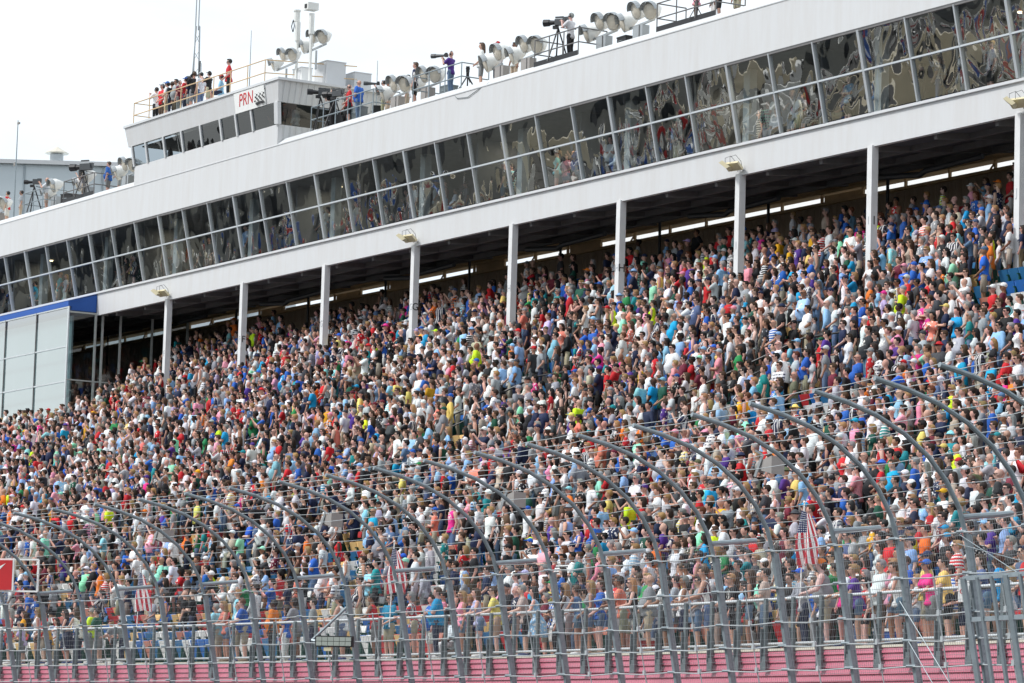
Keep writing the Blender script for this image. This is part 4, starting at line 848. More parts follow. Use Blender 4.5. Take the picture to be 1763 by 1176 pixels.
# ---- where everybody stands
HERO = [('neon yellow', 16, -95.56), ('neon yellow', 11, -119.51), ('neon yellow', 14, -131.49), ('neon yellow', 22, -109.3), ('neon yellow', 28, -91.04), ('neon yellow', 28, -100.89), ('neon yellow', 31, -114.75), ('white', 15, -92.31), ('white', 20, -83.99), ('white', 17, -87.11), ('white', 14, -79.19), ('white', 13, -76.63), ('white', 9, -72.76), ('white', 21, -111.06), ('white', 18, -107.4), ('white', 13, -121.79), ('white', 13, -83.93), ('orange', 11, -78.96), ('orange', 14, -131.88), ('orange', 22, -85.99), ('orange', 24, -81.86), ('orange', 31, -123.05), ('mint', 9, -119.99), ('mint', 23, -82.87), ('mint', 24, -129.63), ('red', 9, -108.45), ('red', 21, -78.46), ('red', 19, -96.37), ('red', 7, -72.79), ('red', 10, -72.81), ('red', 14, -110.64), ('red', 16, -127.93), ('royal blue', 9, -105.93), ('royal blue', 25, -91.66), ('royal blue', 23, -85.05), ('royal blue', 23, -81.56), ('royal blue', 13, -86.46), ('royal blue', 9, -70.07), ('royal blue', 17, -103.82), ('royal blue', 20, -132.32), ('turquoise', 9, -98.39), ('turquoise', 9, -71.24), ('turquoise', 22, -96.78), ('gold', 7, -77.09), ('gold', 20, -108.98), ('black', 23, -82.24), ('black', 22, -82.84), ('black', 16, -109.49), ('black', 2, -100.74), ('black', 2, -99.98), ('navy', 20, -80.02), ('navy', 19, -97.16), ('navy', 15, -130.43), ('navy', 24, -95.11), ('maroon', 21, -77.91), ('sky blue', 19, -98.52), ('sky blue', 16, -120.92), ('sky blue', 17, -113.49), ('sky blue', 13, -97.81), ('tan', 19, -97.76), ('grey', 17, -95.83), ('turquoise', 17, -92.34), ('royal blue', 13, -77.12), ('dark green', 17, -91.5), ('olive', 16, -84.03), ('olive', 8, -66.43), ('pink', 19, -90.44), ('pink', 13, -85.55), ('coral', 13, -90.04), ('aqua', 14, -76.16), ('aqua', 15, -112.51), ('teal', 15, -113.6), ('magenta', 14, -120.95), ('red', 20, -135.1), ('mint', 5, -106.67)]
RAIL = [(-106.26, 'woman', 'tank', 'red', 'short', 'denim'), (-105.31, 'child', 'tee', 'lavender', 'shorts', 'grey'), (-104.47, 'woman', 'tank', 'white', 'short', 'brown', 'long', 'blond'), (-103.98, 'man', 'tee', 'red', 'shorts', 'khaki'), (-103.57, 'child', 'tee', 'gold', 'shorts', 'navy'),
 (-102.29, 'woman', 'dress', 'navy', '', '', 'long', 'dark brown'), (-101.62, 'woman', 'tank', 'white', 'pants', 'navy', 'long', 'brown'), (-100.99, 'man', 'tee', 'neon yellow', 'shorts', 'grey'), (-100.24, 'man', 'tee', 'dark green', 'shorts', 'grey'), (-99.51, 'child', 'tee', 'grey', 'shorts', 'black', 'cap'), (-98.95, 'child', 'tee', 'grey', 'pants', 'navy'),
 (-92.82, 'heavy', 'tee', 'aqua', 'shorts', 'khaki', 'short', 'grey'), (-92.36, 'woman', 'tank', 'coral', 'short', 'denim'), (-91.83, 'man', 'tee', 'white', 'shorts', 'khaki'), (-91.24, 'heavy', 'tee', 'royal blue', 'shorts', 'khaki'), (-89.74, 'heavy', 'tee', 'orange', 'pants', 'black'), (-88.16, 'woman', 'tee', 'grey', 'short', 'grey', 'bob', 'dark brown'), (-87.41, 'man', 'tee', 'grey', 'pants', 'navy'),
 (-85.49, 'heavy', 'tank', 'white', 'shorts', 'denim'), (-83.63, 'man', 'tank', 'red', 'shorts', 'grey'), (-83.01, 'man', 'tee', 'turquoise', 'shorts', 'khaki'), (-81.44, 'woman', 'tee', 'red', 'short', 'khaki', 'bob', 'grey', 'plaid'), (-80.38, 'heavy', 'tee', 'turquoise', 'pants', 'navy', 'short', 'brown'), (-79.02, 'woman', 'tank', 'pink', 'short', 'denim', 'long', 'blond'),
 (-77.89, 'woman', 'tank', 'lavender', 'short', 'denim', 'long', 'brown'), (-76.96, 'man', 'tee', 'yellow', 'shorts', 'khaki'), (-76.13, 'man', 'tee', 'navy', 'shorts', 'khaki', 'none', 'grey', 'floral'), (-75.43, 'man', 'tee', 'tan', 'shorts', 'black', 'short', 'grey'), (-74.82, 'woman', 'dress', 'sky blue', '', '', 'long', 'black', 'floral'), (-73.21, 'woman', 'tank', 'white', 'shorts', 'khaki', 'long', 'blond'),
 (-72.68, 'woman', 'tank', 'denim blue', 'short', 'denim', 'pony', 'brown'), (-72.33, 'woman', 'tank', 'grey', 'short', 'denim', 'long', 'blond'), (-71.8, 'woman', 'tee', 'royal blue', 'short', 'denim', 'bob', 'brown'), (-71.05, 'man', 'tee', 'red', 'shorts', 'white', 'short', 'auburn', 'floral'), (-70.47, 'man', 'tee', 'coral', 'shorts', 'khaki', 'short', 'dark brown'), (-69.87, 'woman', 'tank', 'black', 'short', 'white', 'long', 'blond'),
 (-69.39, 'heavy', 'tee', 'grey', 'shorts', 'khaki', 'none', 'grey'), (-68.38, 'man', 'tee', 'white', 'shorts', 'black', 'short', 'brown'), (-67.74, 'man', 'tank', 'white', 'shorts', 'navy', 'short', 'grey'), (-67.03, 'man', 'tee', 'grey', 'shorts', 'denim', 'short', 'dark brown'), (-66.4, 'man', 'tank', 'maroon', 'shorts', 'denim', 'short', 'brown', 'plaid'), (-65.43, 'woman', 'tee', 'black', 'short', 'denim', 'long', 'brown', 'floral'),
 (-65.16, 'man', 'tee', 'black', 'shorts', 'black', 'short', 'blond', 'graphic'), (-64.68, 'woman', 'tank', 'black', 'short', 'denim', 'long', 'brown'), (-63.97, 'man', 'tee', 'tan', 'shorts', 'denim', 'short', 'dark brown'), (-62.06, 'man', 'long', 'grey', 'pants', 'navy', 'cap', 'grey'), (-61.1, 'heavy', 'tank', 'grey', 'shorts', 'khaki', 'cap', 'brown'), (-60.45, 'woman', 'tee', 'magenta', 'short', 'black', 'long', 'dark brown'),
 (-60.06, 'man', 'tee', 'white', 'shorts', 'navy', 'short', 'dark brown'), (-59.74, 'woman', 'tee', 'purple', 'short', 'denim', 'pony', 'blond'), (-58.96, 'heavy', 'tee', 'white', 'shorts', 'brown', 'short', 'grey'), (-58.48, 'woman', 'tank', 'pink', 'short', 'denim', 'long', 'blond'), (-58.05, 'woman', 'tank', 'white', 'short', 'denim', 'pony', 'brown'), (-57.08, 'man', 'tee', 'yellow', 'shorts', 'khaki', 'cap', 'brown'),
 (-56.73, 'woman', 'tee', 'magenta', 'shorts', 'grey', 'cap', 'brown'), (-56.06, 'man', 'tee', 'yellow', 'shorts', 'black', 'short', 'dark brown'), (-55.6, 'child', 'tee', 'black', 'shorts', 'navy', 'short', 'auburn'), (-54.6, 'woman', 'tee', 'denim blue', 'short', 'denim', 'bob', 'brown'), (-53.9, 'man', 'tee', 'turquoise', 'shorts', 'black', 'short', 'auburn'), (-53.2, 'man', 'tee', 'red', 'shorts', 'khaki', 'cap', 'brown'), (-52.4, 'man', 'tee', 'navy', 'shorts', 'khaki', 'short', 'brown')]
ROOF = [(-159.5, 'man', 'tee', 'red', 'shorts', 'white', 'side', 66.9), (-154.3, 'man', 'tee', 'white', 'shorts', 'khaki', 'phone', 66.7), (-150.1, 'man', 'tank', 'grey', 'shorts', 'khaki', 'phone', 66.7), (-148.0, 'heavy', 'tee', 'royal blue', 'shorts', 'grey', 'side', 67.0), (-125.3, 'man', 'tee', 'black', 'pants', 'black', 'phone', 66.5), (-124.1, 'man', 'tee', 'red', 'shorts', 'black', 'clasp', 66.6), (-123.1, 'heavy', 'tee', 'royal blue', 'pants', 'denim', 'clasp', 66.5), (-121.8, 'man', 'tee', 'grey', 'pants', 'khaki', 'phone', 66.9), (-120.9, 'man', 'tee', 'white', 'pants', 'khaki', 'side', 67.5), (-118.9, 'man', 'tee', 'navy', 'shorts', 'black', 'side', 66.7), (-115.6, 'man', 'tee', 'purple', 'pants', 'denim', 'phone', 66.4), (-114.0, 'woman', 'tee', 'white', 'shorts', 'grey', 'clasp', 66.8), (-113.5, 'man', 'long', 'white', 'pants', 'navy', 'side', 67.2), (-112.9, 'man', 'tee', 'white', 'pants', 'khaki', 'side', 67.6), (-107.0, 'man', 'tee', 'white', 'pants', 'black', 'phone', 66.4), (-99.2, 'woman', 'long', 'pink', 'pants', 'brown', 'side', 66.6), (-98.7, 'man', 'long', 'white', 'pants', 'white', 'side', 67.0), (-98.1, 'man', 'tee', 'royal blue', 'shorts', 'black', 'side', 66.8), (-97.6, 'man', 'tee', 'neon yellow', 'shorts', 'khaki', 'side', 67.2), (-125.6, 'man', 'tee', 'charcoal', 'shorts', 'black', 'clasp', 67.3), (-122.5, 'man', 'tee', 'black', 'shorts', 'khaki', 'side', 67.5), (-147.2, 'man', 'tee', 'white', 'shorts', 'grey', 'clasp', 67.2), (-158.3, 'man', 'tee', 'grey', 'pants', 'khaki', 'side', 67.1)]
TOWER = [(-141.9, 'man', 'tee', 'white', 'pants', 'black', 'phone'), (-141.3, 'man', 'tee', 'red', 'pants', 'brown', 'clasp'), (-140.3, 'man', 'tee', 'black', 'pants', 'navy', 'side'), (-139.5, 'man', 'tee', 'maroon', 'pants', 'grey', 'side'), (-138.9, 'man', 'tee', 'red', 'pants', 'navy', 'cross'), (-138.1, 'man', 'tee', 'black', 'shorts', 'grey', 'phone'), (-137.4, 'man', 'tee', 'white', 'pants', 'denim', 'side'), (-135.4, 'man', 'tee', 'sky blue', 'shorts', 'navy', 'sit'), (-134.7, 'man', 'tee', 'red', 'pants', 'black', 'clasp'), (-140.8, 'man', 'tee', 'white', 'shorts', 'khaki', 'cross'), (-139.9, 'heavy', 'tee', 'grey', 'pants', 'brown', 'side'), (-138.5, 'man', 'tee', 'navy', 'shorts', 'grey', 'clasp'), (-136.6, 'man', 'tee', 'black', 'shorts', 'khaki', 'phone')]
FOLK = []                                            # dicts with x, y, z, where
def put(d, x, y, z, where, must=False): d.update(x=x, y=y, z=z, where=where, must=must); FOLK.append(d)
for r_ in RAIL:
    X, b, top, col, bot, bcol = r_[:6]; kw = dict(top=top, col=col, bot=bot or 'short', bcol=bcol or 'black', pose=random.choice(['lean', 'lean', 'lean', 'clasp', 'side', 'cross']), pat='plain', held=False)
    if b == 'child': kw.update(sc=random.uniform(.72, .8), build='man', hair='short', pose='lean', child=True)
    else: kw['build'] = b
    q = rnd_person(**kw)
    if b != 'woman' and q['hair'] in ('long', 'pony', 'bob'): q['hair'] = 'short'
    if b == 'woman' and q['hair'] in ('short', 'none', 'hat'): q['hair'] = 'long'
    if b == 'woman': q['sc'] = min(q['sc'], .99)
    if b == 'child': q['hair'] = 'short'
    if len(r_) > 6: q['hair'] = r_[6]
    if len(r_) > 7: q['hcol'] = r_[7]
    if len(r_) > 8: q['pat'] = r_[8]
    q['sc'] = q['sc'] if b == 'child' else max(.98, q['sc']+.03); q['rz'] = random.gauss(-33, 12)
    put(q, X, Yf(X)+(.42 if q['pose'] == 'lean' and b != 'child' else .5), Z(2.52), 'rail', True)
ntr = lambda b: 'long' if b == 'woman' else random.choice(['short', 'short', 'cap', 'none'])
for X, b, top, col, bot, bcol, pose, y in ROOF: put(rnd_person(build=b, top=top, col=col, bot=bot, bcol=bcol, pose=pose, pat='plaid' if X == -118.9 else 'plain', hair=ntr(b), rz=random.gauss(-40, 20), held=False), X, y, Z(25.1), 'roof', True)
for X, b, top, col, bot, bcol, pose in TOWER: put(rnd_person(build=b, top=top, col=col, bot=bot, bcol=bcol, pose=pose, pat='plain', hair=ntr(b), rz=random.gauss(-35, 25), held=False), X, 66.4, ZT, 'press', True)
hero = {}
for c, r_, X in HERO: hero.setdefault(round(r_*NR0/25) if r_ <= 25 else NR0+round((r_-25)*1.1), []).append((X, c))
AISLE = [-74.3-14.6*k for k in range(-2, 8)]
SEATS = []
POLY = [[(24.2, -82.8), (24.2, -79.6), (22.5, -77.9), (20.8, -77.0), (20.4, -79.2), (22, -80.7)], [(17.3, -85.0), (17.3, -83.0), (13.8, -79.9), (13.8, -82.0)], [(7.5, -109), (7.5, -104.5), (5.2, -103.5), (5.2, -107.5)], [(10.6, -113.5), (10.6, -110.8), (8.8, -110), (8.8, -112.5)]]
def empty_patch(i, X):
    i = i*25/NR0
    for P_ in POLY:
        c = False
        for (a0, b0), (a1, b1) in zip(P_, P_[1:]+P_[:1]):
            if (b0 > X) != (b1 > X) and i < (a1-a0)*(X-b0)/(b1-b0)+a0: c = not c
        if c: return True
    return False
LUMP = np.random.default_rng(4).random((30, 90))
def lump(i, X):
    a, b = i/2.2, (X+175)/2.3; ia, ib = int(a), int(b); fa, fb = a-ia, b-ib; q = LUMP[ia % 30, ib % 90]*(1-fb)+LUMP[ia % 30, (ib+1) % 90]*fb; p = LUMP[(ia+1) % 30, ib % 90]*(1-fb)+LUMP[(ia+1) % 30, (ib+1) % 90]*fb
    return q*(1-fa)+p*fa
for i in range(NROWS):
    lim = XCLUB+1.0 if row_y(i, -148) > 64.2 else -161
    X = -46. - (i*.13) % .5
    if i > 30: pass
    while X > lim:
        X -= .485
        if any(abs(X-a-.0) < .36 for a in AISLE): continue
        hs = [h for h in hero.get(i, []) if abs(h[0]-X) < .26]
        y = row_y(i, X); e = i*25/NR0
        SEATS.append((i, X))
        if hs:
            c = hs[0][1]; q = rnd_person(build=str(rng.choice(['man', 'heavy'])), col=c, pose=str(rng.choice(['side', 'cross', 'clasp', 'heart'])), pat='plain', top='tank' if (c, i) == ('white', 17) else 'tee', hair=str(rng.choice(['short', 'cap', 'none'])))
            q['sc'] = max(q['sc'], 1.03); SEATS.pop(); put(q, X, y+.25, row_z(i), i); continue
        if empty_patch(i, X): continue
        far = X < -84
        den = (.2 if far else .66) if e < 3 else (.45 if far else .84) if e < 8 else (.76 if far else .93) if e < 12 else .965
        if e < 2 and -98 < X < -84: den = .06
        if i >= NR0+5: den = .62
        if i >= NR0+6: den = .22
        den *= 1-.55*max(0, (lump(i, X)-.68)/.32)
        if rng.random() > den: continue
        SEATS.pop() if rng.random() < .8 else None
        q = rnd_person(); yy = .2+rng.normal(0, .05)
        if rng.random() < .04: q.update(sc=.74, build='man', hair='short', pose='side', child=True)
        if q['pose'] == 'sit': yy = .46
        put(q, X+float(rng.normal(0, .05)), y+yy, row_z(i), i)
# guests behind the booth glass and inside the press box
for k in range(230):
    X = float(rng.uniform(-172, -58)); q = rnd_person(); q['rz'] = float(rng.normal(-20, 25)); lv = int(rng.random() < .35)
    put(q, X, 67.0+float(rng.uniform(.25, .9))+1.2*lv, Z(20.52)+.32*lv*0, 'booth')
for X in (-141.9, -139.9, -138.6, -135.2, -131.6, -129.9): q = rnd_person(pose=str(rng.choice(['side', 'phone', 'clasp']))); put(q, X, 67.2, Z(25.1), 'booth')

RAILS = [((17.6, -121.3), (21, -118.64)), ((17.4, -107.2), (21, -103.5)), ((17.4, -91.9), (21, -88.12))]
def by_rail(q):
    if not isinstance(q['where'], int): return False
    for (i0, x0), (i1, x1) in RAILS:
        t = (q['where']*25/NR0+1.2-i0)/(i1-i0)
        if -.1 < t < 1.35 and -.1 < q['x']-(x0+(x1-x0)*min(1, t)) < (.95 if t < 1 else 2.6): return True
    return False
FOLK = [q for q in FOLK if not by_rail(q)]
def key_of(q): return (q['build'], q['pose'])
def seen(q):
    P_ = Vector((q['x'], q['y'], q['z']+1.3-CZ)); dep = P_.dot(F_); u = 881.5+6100*P_.dot(R_)/dep; v = 588-6100*P_.dot(U_)/dep
    return u, v, dep
for q in FOLK: q['u'], q['v'], q['dep'] = seen(q)
FOLK = [q for q in FOLK if -60 < q['u'] < 1830 and -60 < q['v'] < 1260]
solo = [q for q in FOLK if q['must'] and q['where'] in ('rail', 'roof', 'press')]
cand = sorted([q for q in FOLK if not q['must'] and q['where'] != 'booth' and 0 < q['u'] < 1763], key=lambda q: q['dep'])
solo += cand[:298-len(solo)]
ids = set(id(q) for q in solo); mass = [q for q in FOLK if id(q) not in ids]

# ---- the three hundred that show largest: one object each
PATM = {'plain': M['cloth'], 'graphic': M['graphic'], 'stripe': M['stripe'], 'plaid': M['plaid'], 'floral': M['floral']}
def garment(o, mt, col):
    o.material_slots[0].link = 'OBJECT'; o.material_slots[0].material = mt; o.color = tuple(col)+(1,)
SH = {'tee': 'T-shirt', 'tank': 'tank top', 'long': 'long sleeved shirt', 'dress': 'dress'}
PT = {'plain': '', 'graphic': 'printed ', 'stripe': 'striped ', 'plaid': 'checked ', 'floral': 'flowery '}
PO = {'side': 'arms down', 'cross': 'arms folded', 'heart': 'hand on heart', 'clasp': 'hands clasped', 'phone': 'hands raised', 'hips': 'hands on hips', 'lean': 'leaning on it', 'sit': 'seated'}
ORD = ['first', 'second', 'third', 'fourth', 'fifth', 'sixth', 'seventh', 'eighth', 'ninth', 'tenth', 'eleventh', 'twelfth', 'thirteenth', 'fourteenth', 'fifteenth', 'sixteenth']
def who(q): return 'child' if q.get('child') else 'woman' if q['build'] == 'woman' else 'heavy man' if q['build'] == 'heavy' else 'man'
def top_words(q): return PT[q['pat']]+q['col']+' '+SH[q['top']]
def head_words(q):
    if q['hair'] in ('cap', 'hat'): return q['hatcol']+' '+q['hair']
    if q['hair'] == 'none': return 'bald head'
    return {'long': 'long ', 'pony': 'tied ', 'bob': 'bobbed ', 'short': 'short '}[q['hair']]+q['hcol']+' hair'
def place(q):
    return {'rail': 'at front rail', 'roof': 'on grandstand roof', 'press': 'on press box roof'}.get(q['where']) or ORD[q['where']]+' row up'
def labels(people):
    lab = {}; pend = list(people); used = set()
    def lv(q, n):
        s = who(q)+' in '+top_words(q)
        s += ', '+place(q)
        if n >= 1: s += ', '+head_words(q)
        if n >= 2: s += ', '+PO[q['pose']]
        if n >= 3 and q['glasses']: s += ', sunglasses'
        return s
    for n in range(4):
        cnt = {}
        for q in pend: cnt.setdefault(lv(q, n), []).append(q)
        nxt = []
        for s, qs in cnt.items():
            if len(qs) == 1 and s not in used: used.add(s); lab[id(qs[0])] = s
            else: nxt += qs
        pend = nxt
    for q in pend:                                       # tell the rest by the neighbour
        near = min((p for p in people if p is not q), key=lambda p: (p['x']-q['x'])**2+4*(p['y']-q['y'])**2)
        s = who(q)+' in '+top_words(q)+', '+place(q)+', beside '+who(near)+' in '+near['col']; k = 0
        while s in used: k += 1; s = who(q)+' in '+top_words(q)+', '+place(q)+', '+PO[q['pose']]+', beside '+near['col']+' '+SH[near['top']]+(' again'*(k-1))
        used.add(s); lab[id(q)] = s
    return lab
LAB = labels(solo)
def head_off(q): J = skel(q['build'], q['pose']); return (0, J['dy'], J['dz'])
for q in solo:
    fixp = q['pose']; bd = q['build']
    o = link('person', part(('body', bd, fixp))[0]); o.location = (q['x'], q['y'], q['z']); o.rotation_euler = (0, 0, R(q['rz'])); o.scale = (q['sc'],)*3
    sk = jit(SKIN[q['skin']], .06); o.color = sk+(1,)
    tag(o, LAB[id(q)], 'person', 'spectators at the front rail' if q['where'] == 'rail' else 'crew on the roof' if q['where'] in ('roof', 'press') else 'spectators in the lower rows')
    nm = {'dress': 'dress', 'tank': 'tank_top'}.get(q['top'], 'shirt')
    c = link(nm, part(('top', bd, fixp, q['top']))[0], o); garment(c, PATM[q['pat']], jit(PAL[q['col']][0]))
    if q['top'] != 'dress': c = link('trousers' if q['bot'] == 'pants' else 'shorts', part(('bot', bd, fixp, q['bot']))[0], o); garment(c, M['cloth'], jit(BOT[q['bcol']]))
    c = link('shoe', part(('shoe', 'sit' if fixp == 'sit' else 'side'))[0], o); garment(c, M['shoe'], random.choice([(.6, .6, .6), (.05, .05, .05), (.2, .15, .1), (.03, .05, .15)]))
    ho = head_off(q)
    if q['hair'] != 'none':
        c = link('cap' if q['hair'] == 'cap' else 'hat' if q['hair'] == 'hat' else 'hair', part(('hair', q['hair']))[0], o, ho); garment(c, M['cloth'] if q['hair'] in ('cap', 'hat') else M['hair'], jit(PAL[q['hatcol']][0] if q['hair'] in ('cap', 'hat') else HAIR[q['hcol']]))
        if q['hair'] == 'cap': c = link('hair', part(('hair', 'short'))[0], o, (ho[0], ho[1]+.012, ho[2]-.03)); c.scale = (.97, .95, .98); c.location.z += 1.69*.02; garment(c, M['hair'], HAIR[q['hcol']])
    if q['where'] in ('roof', 'press') and random.random() < .6: link('headset', part(('headset',))[0], o, ho)
    if q['glasses']: link('sunglasses', part(('glasses',))[0], o, ho)
    q['obj'] = o
# telephoto lenses held by the roof photographers
for X, y, z, rz, lab in ((-121.8, 66.9, 25.1, -70, 'long black telephoto camera held by the grey shirted photographer on the roof'), (-115.6, 66.4, 25.1, -70, 'long black telephoto camera held by the purple shirted photographer'), (-138.1, 66.4, zt+.08, -15, 'black camera held by the black shirted photographer on the press box roof')):
    hit = [q for q in solo if abs(q['x']-X) < .05 and q['where'] in ('roof', 'press')]
    if hit: rz = hit[0]['rz']; sc_ = hit[0]['sc']
    else: sc_ = 1
    t = thing('telephoto_camera', lab, 'camera', (X, y, Z(z)), rz=R(rz)); t.scale = (sc_,)*3
    g = MB(); g.box((0, -.24, 1.62), (.15, .12, .12)); g.box((0, -.24, 1.7), (.07, .1, .05)); g.build('body', M['black'], t); g = MB(); g.lathe((0, -.3, 1.62), (0, -1, .02), [(0, .045), (.1, .05), (.42, .075), (.43, .09), (.62, .095), (.62, .02)], 10); g.build('lens', M['dgrey'], t)

# ---- everybody else: one crowd
def crowd_mat():
    mt, nt, b = newmat('crowd'); L = nt.links.new
    a = nd(nt, 'Attribute', attribute_name='tint'); p = nd(nt, 'Attribute', attribute_name='pat'); r = nd(nt, 'Attribute', attribute_name='rest'); cur = a.outputs['Color']
    def band(lo): 
        x = nd(nt, 'Math', operation='COMPARE'); x.inputs[1].default_value = lo; x.inputs[2].default_value = .3; L(p.outputs['Fac'], x.inputs[0]); return x.outputs[0]
    def mul(x, y): k = nd(nt, 'Math', operation='MULTIPLY'); L(x, k.inputs[0]); L(y, k.inputs[1]); return k.outputs[0]
    def over(fac, col):
        nonlocal cur
        k = nd(nt, 'MixRGB'); L(fac, k.inputs['Fac']); L(cur, k.inputs['Color1']); k.inputs['Color2'].default_value = col+(1,); cur = k.outputs['Color']
    s = nd(nt, 'SeparateXYZ'); L(r.outputs['Vector'], s.inputs[0])
    def stripe(ax, k, th):
        x = nd(nt, 'Math', operation='MULTIPLY'); x.inputs[1].default_value = k; L(s.outputs[ax], x.inputs[0]); f = nd(nt, 'Math', operation='FRACT'); L(x.outputs[0], f.inputs[0]); q = nd(nt, 'Math', operation='GREATER_THAN'); q.inputs[1].default_value = th; L(f.outputs[0], q.inputs[0]); return q.outputs[0]
    over(mul(band(2), stripe(2, 13, .55)), (.75, .75, .74)); over(mul(band(3), stripe(2, 10, .6)), (.05, .05, .09)); over(mul(band(3), stripe(0, 12, .62)), (.7, .68, .66))
    v = nd(nt, 'TexVoronoi', Scale=12.0); L(r.outputs['Vector'], v.inputs['Vector']); q = nd(nt, 'Math', operation='LESS_THAN'); q.inputs[1].default_value = .36; L(v.outputs['Distance'], q.inputs[0]); over(mul(band(4), q.outputs[0]), (.7, .68, .66))
    n = nd(nt, 'TexNoise', Scale=20.0, Detail=2.0); L(r.outputs['Vector'], n.inputs['Vector']); q = nd(nt, 'Math', operation='GREATER_THAN'); q.inputs[1].default_value = .52; L(n.outputs['Fac'], q.inputs[0])
    d = nd(nt, 'VectorMath', operation='DISTANCE'); d.inputs[1].default_value = (0, -.14, 1.27); L(r.outputs['Vector'], d.inputs[0]); l = nd(nt, 'Math', operation='LESS_THAN'); l.inputs[1].default_value = .13; L(d.outputs['Value'], l.inputs[0]); over(mul(band(1), mul(q.outputs[0], l.outputs[0])), (.72, .7, .66))
    L(cur, b.inputs['Base Color']); b.inputs['Roughness'].default_value = .75; b.inputs['Specular IOR Level'].default_value = .3
    n3 = nd(nt, 'TexNoise', Scale=30.0, Detail=2.0); L(r.outputs['Vector'], n3.inputs['Vector']); bp = nd(nt, 'Bump', Strength=.35, Distance=.03); L(n3.outputs['Fac'], bp.inputs['Height']); L(bp.outputs['Normal'], b.inputs['Normal'])
    return mt
def arrays(me, off=(0, 0, 0)):
    me.calc_loop_triangles(); n = len(me.vertices); co = np.empty(n*3, np.float32); me.vertices.foreach_get('co', co); t = np.empty(len(me.loop_triangles)*3, np.int32); me.loop_triangles.foreach_get('vertices', t)
    return co.reshape(-1, 3)+np.array(off, np.float32), t.reshape(-1, 3)
AC = {}
def arr(key, off=(0, 0, 0)):
    k = (key, tuple(off))
    if k not in AC: AC[k] = arrays(part(key)[1], off)
    return AC[k]
PI = {'plain': 0, 'graphic': 1, 'stripe': 2, 'plaid': 3, 'floral': 4}
V, T, TI, PA, RE = [], [], [], [], []; nv = 0
def push(va, q, col, pat, sp):
    global nv
    co, t = va; c, s = math.cos(R(q['rz'])), math.sin(R(q['rz'])); k = q['sc']; x = co*k
    if sp is not None: x = x*sp
    V.append(np.stack([x[:, 0]*c-x[:, 1]*s+q['x'], x[:, 0]*s+x[:, 1]*c+q['y'], x[:, 2]+q['z']], 1).astype(np.float32)); T.append(t+nv); nv += len(co); RE.append(co+np.float32([0, 0, 0]))
    TI.append(np.tile(np.float32(tuple(col)+(1,)), (len(t), 1))); PA.append(np.full(len(t), pat, np.float32))
for q in mass:
    bd, po = q['build'], q['pose']; ho = head_off(q); sp = np.float32([rng.uniform(.94, 1.06), rng.uniform(.95, 1.08), 1])
    push(arr(('body', bd, po)), q, jit(SKIN[q['skin']], .06), 0, sp); push(arr(('top', bd, po, q['top'])), q, jit(PAL[q['col']][0]), PI[q['pat']], sp)
    push(arr(('bot', bd, po, q['bot'])), q, jit(BOT[q['bcol']]), 0, sp)
    if q['hair'] != 'none': push(arr(('hair', q['hair']), ho), q, jit(PAL[q['hatcol']][0] if q['hair'] in ('cap', 'hat') else HAIR[q['hcol']]), 0, sp)
    if q['glasses']: push(arr(('glasses',), ho), q, (.012, .012, .015), 0, sp)
    else: push(arr(('glasses',), (ho[0], ho[1]+.008, ho[2])), q, tuple(x*.22 for x in SKIN[q['skin']]), 0, sp*np.float32([.93, 1, 1])) if False else None
    if q['held'] and po in ('heart', 'clasp', 'cross'): w_ = skel(bd, po)['W'][-1]; push(arr(('held',), (round(w_.x, 3), round(w_.y-.06, 3), round(w_.z, 3))), q, jit(PAL[q['hatcol']][0]), 0, None)
def mass_mesh(name, V, T, TI, PA=None, RE=None, mat=None):
    V = np.concatenate(V); T = np.concatenate(T).astype(np.int32); TI = np.concatenate(TI); me = bpy.data.meshes.new(name); me.vertices.add(len(V)); me.vertices.foreach_set('co', V.ravel()); nt_ = len(T)
    me.loops.add(nt_*3); me.loops.foreach_set('vertex_index', T.ravel()); me.polygons.add(nt_); me.polygons.foreach_set('loop_start', np.arange(0, nt_*3, 3, dtype=np.int32)); me.polygons.foreach_set('loop_total', np.full(nt_, 3, np.int32)); me.polygons.foreach_set('use_smooth', np.ones(nt_, bool))
    me.update(calc_edges=True); a = me.attributes.new('tint', 'FLOAT_COLOR', 'FACE'); a.data.foreach_set('color', TI.ravel())
    if PA is not None: a = me.attributes.new('pat', 'FLOAT', 'FACE'); a.data.foreach_set('value', np.concatenate(PA)); a = me.attributes.new('rest', 'FLOAT_VECTOR', 'POINT'); a.data.foreach_set('vector', np.concatenate(RE).astype(np.float32).ravel())
    me.materials.append(mat); return me
o = link('crowd', mass_mesh('crowd', V, T, TI, PA, RE, crowd_mat())); tag(o, 'packed crowd of standing spectators filling the stand and the glass booths', 'crowd', kind='stuff')
print('people', len(solo), len(mass), 'tris', sum(len(t) for t in T))
bpy.data.collections.remove(TMP)

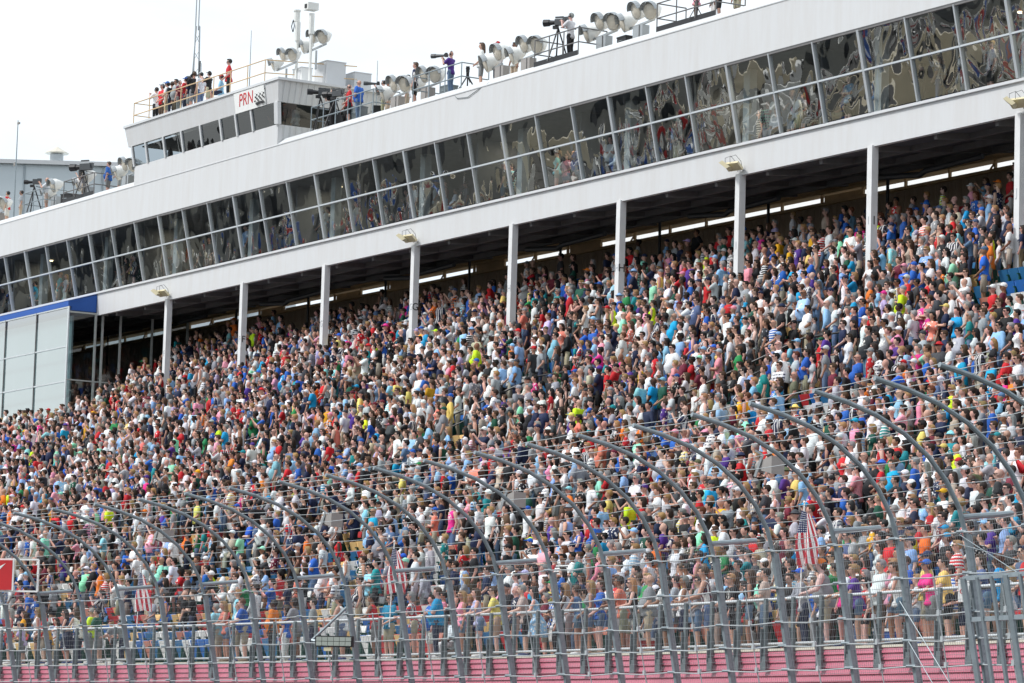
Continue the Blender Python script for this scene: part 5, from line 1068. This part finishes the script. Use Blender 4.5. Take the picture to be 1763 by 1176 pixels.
# ------------------------------------------------------------------ seats
def seat_mb():
    g = MB(); ba = [(-.21, .16, .44), (.21, .16, .44), (.225, .25, .84), (-.225, .25, .84)]; g.prism(ba, (0, .03, 0), 0)
    g.prism([(-.2, .14, .46), (.2, .14, .46), (.21, .03, .80), (-.21, .03, .80)], (0, .035, 0.01), 0)
    g.prism([(-.17, .15, .44), (.17, .15, .44), (.03, .2, .14), (-.03, .2, .14)], (0, .03, 0), 0)
    g.box((0, .27, .27), (.5, .03, .5), 1)
    for s in (-1, 1): g.box((s*.235, .17, .3), (.035, .2, .6), 1); g.box((s*.235, .14, .62), (.04, .26, .04), 1)
    return g
gs = seat_mb(); SEATC = [(.74, .74, .72), (.74, .74, .72), (.45, .03, .035), (.02, .13, .42), (.72, .48, .2), (.55, .22, .16), (.03, .15, .32)]
def seat_pos(i, X): return (X, row_y(i, X)+.36, row_z(i))
vis = [(i, X) for i, X in SEATS if -60 < seen(dict(x=X, y=row_y(i, X)+.4, z=row_z(i)-.7))[0] < 1820]
vis.sort(key=lambda s: seen(dict(x=s[1], y=row_y(*s), z=row_z(s[0])))[2])
pm = gs.mesh('seat', [M['plastic'], M['green']])
big = [s for s in vis if s[0] < 10 or empty_patch(*s)][:100]; bs = set(big)
for i, X in big:
    c = link('seat', pm, GS, seat_pos(i, X)); c.color = (random.choice(SEATC) if i < 11 else random.choice(SEATC[:2]*3+SEATC[3:4]+SEATC[5:6]))+(1,)
co = np.float32(gs.v); tl = []; cm = []
for f, mi in zip(gs.f, gs.m):
    for k in range(1, len(f)-1): tl.append((f[0], f[k], f[k+1])); cm.append(mi)
tl = np.int32(tl); cm = np.array(cm); V, T, TI = [], [], []
for n_, (i, X) in enumerate([s for s in vis if s not in bs]):
    V.append(co+np.float32(seat_pos(i, X))); T.append(tl+n_*len(co)); cc = random.choice(SEATC); a = np.tile(np.float32(cc+(1,)), (len(tl), 1)); a[cm == 1] = (.01, .075, .055, 1); TI.append(a)
mt, nt_, b_ = newmat('seat_plastic'); at = nd(nt_, 'Attribute', attribute_name='tint'); nt_.links.new(at.outputs['Color'], b_.inputs['Base Color']); b_.inputs['Roughness'].default_value = .4
me = mass_mesh('seat_rows', V, T, TI, None, None, mt); me.polygons.foreach_set('use_smooth', np.zeros(len(me.polygons), bool)); o = link('seat_rows', me, GS); o['kind'] = 'stuff'
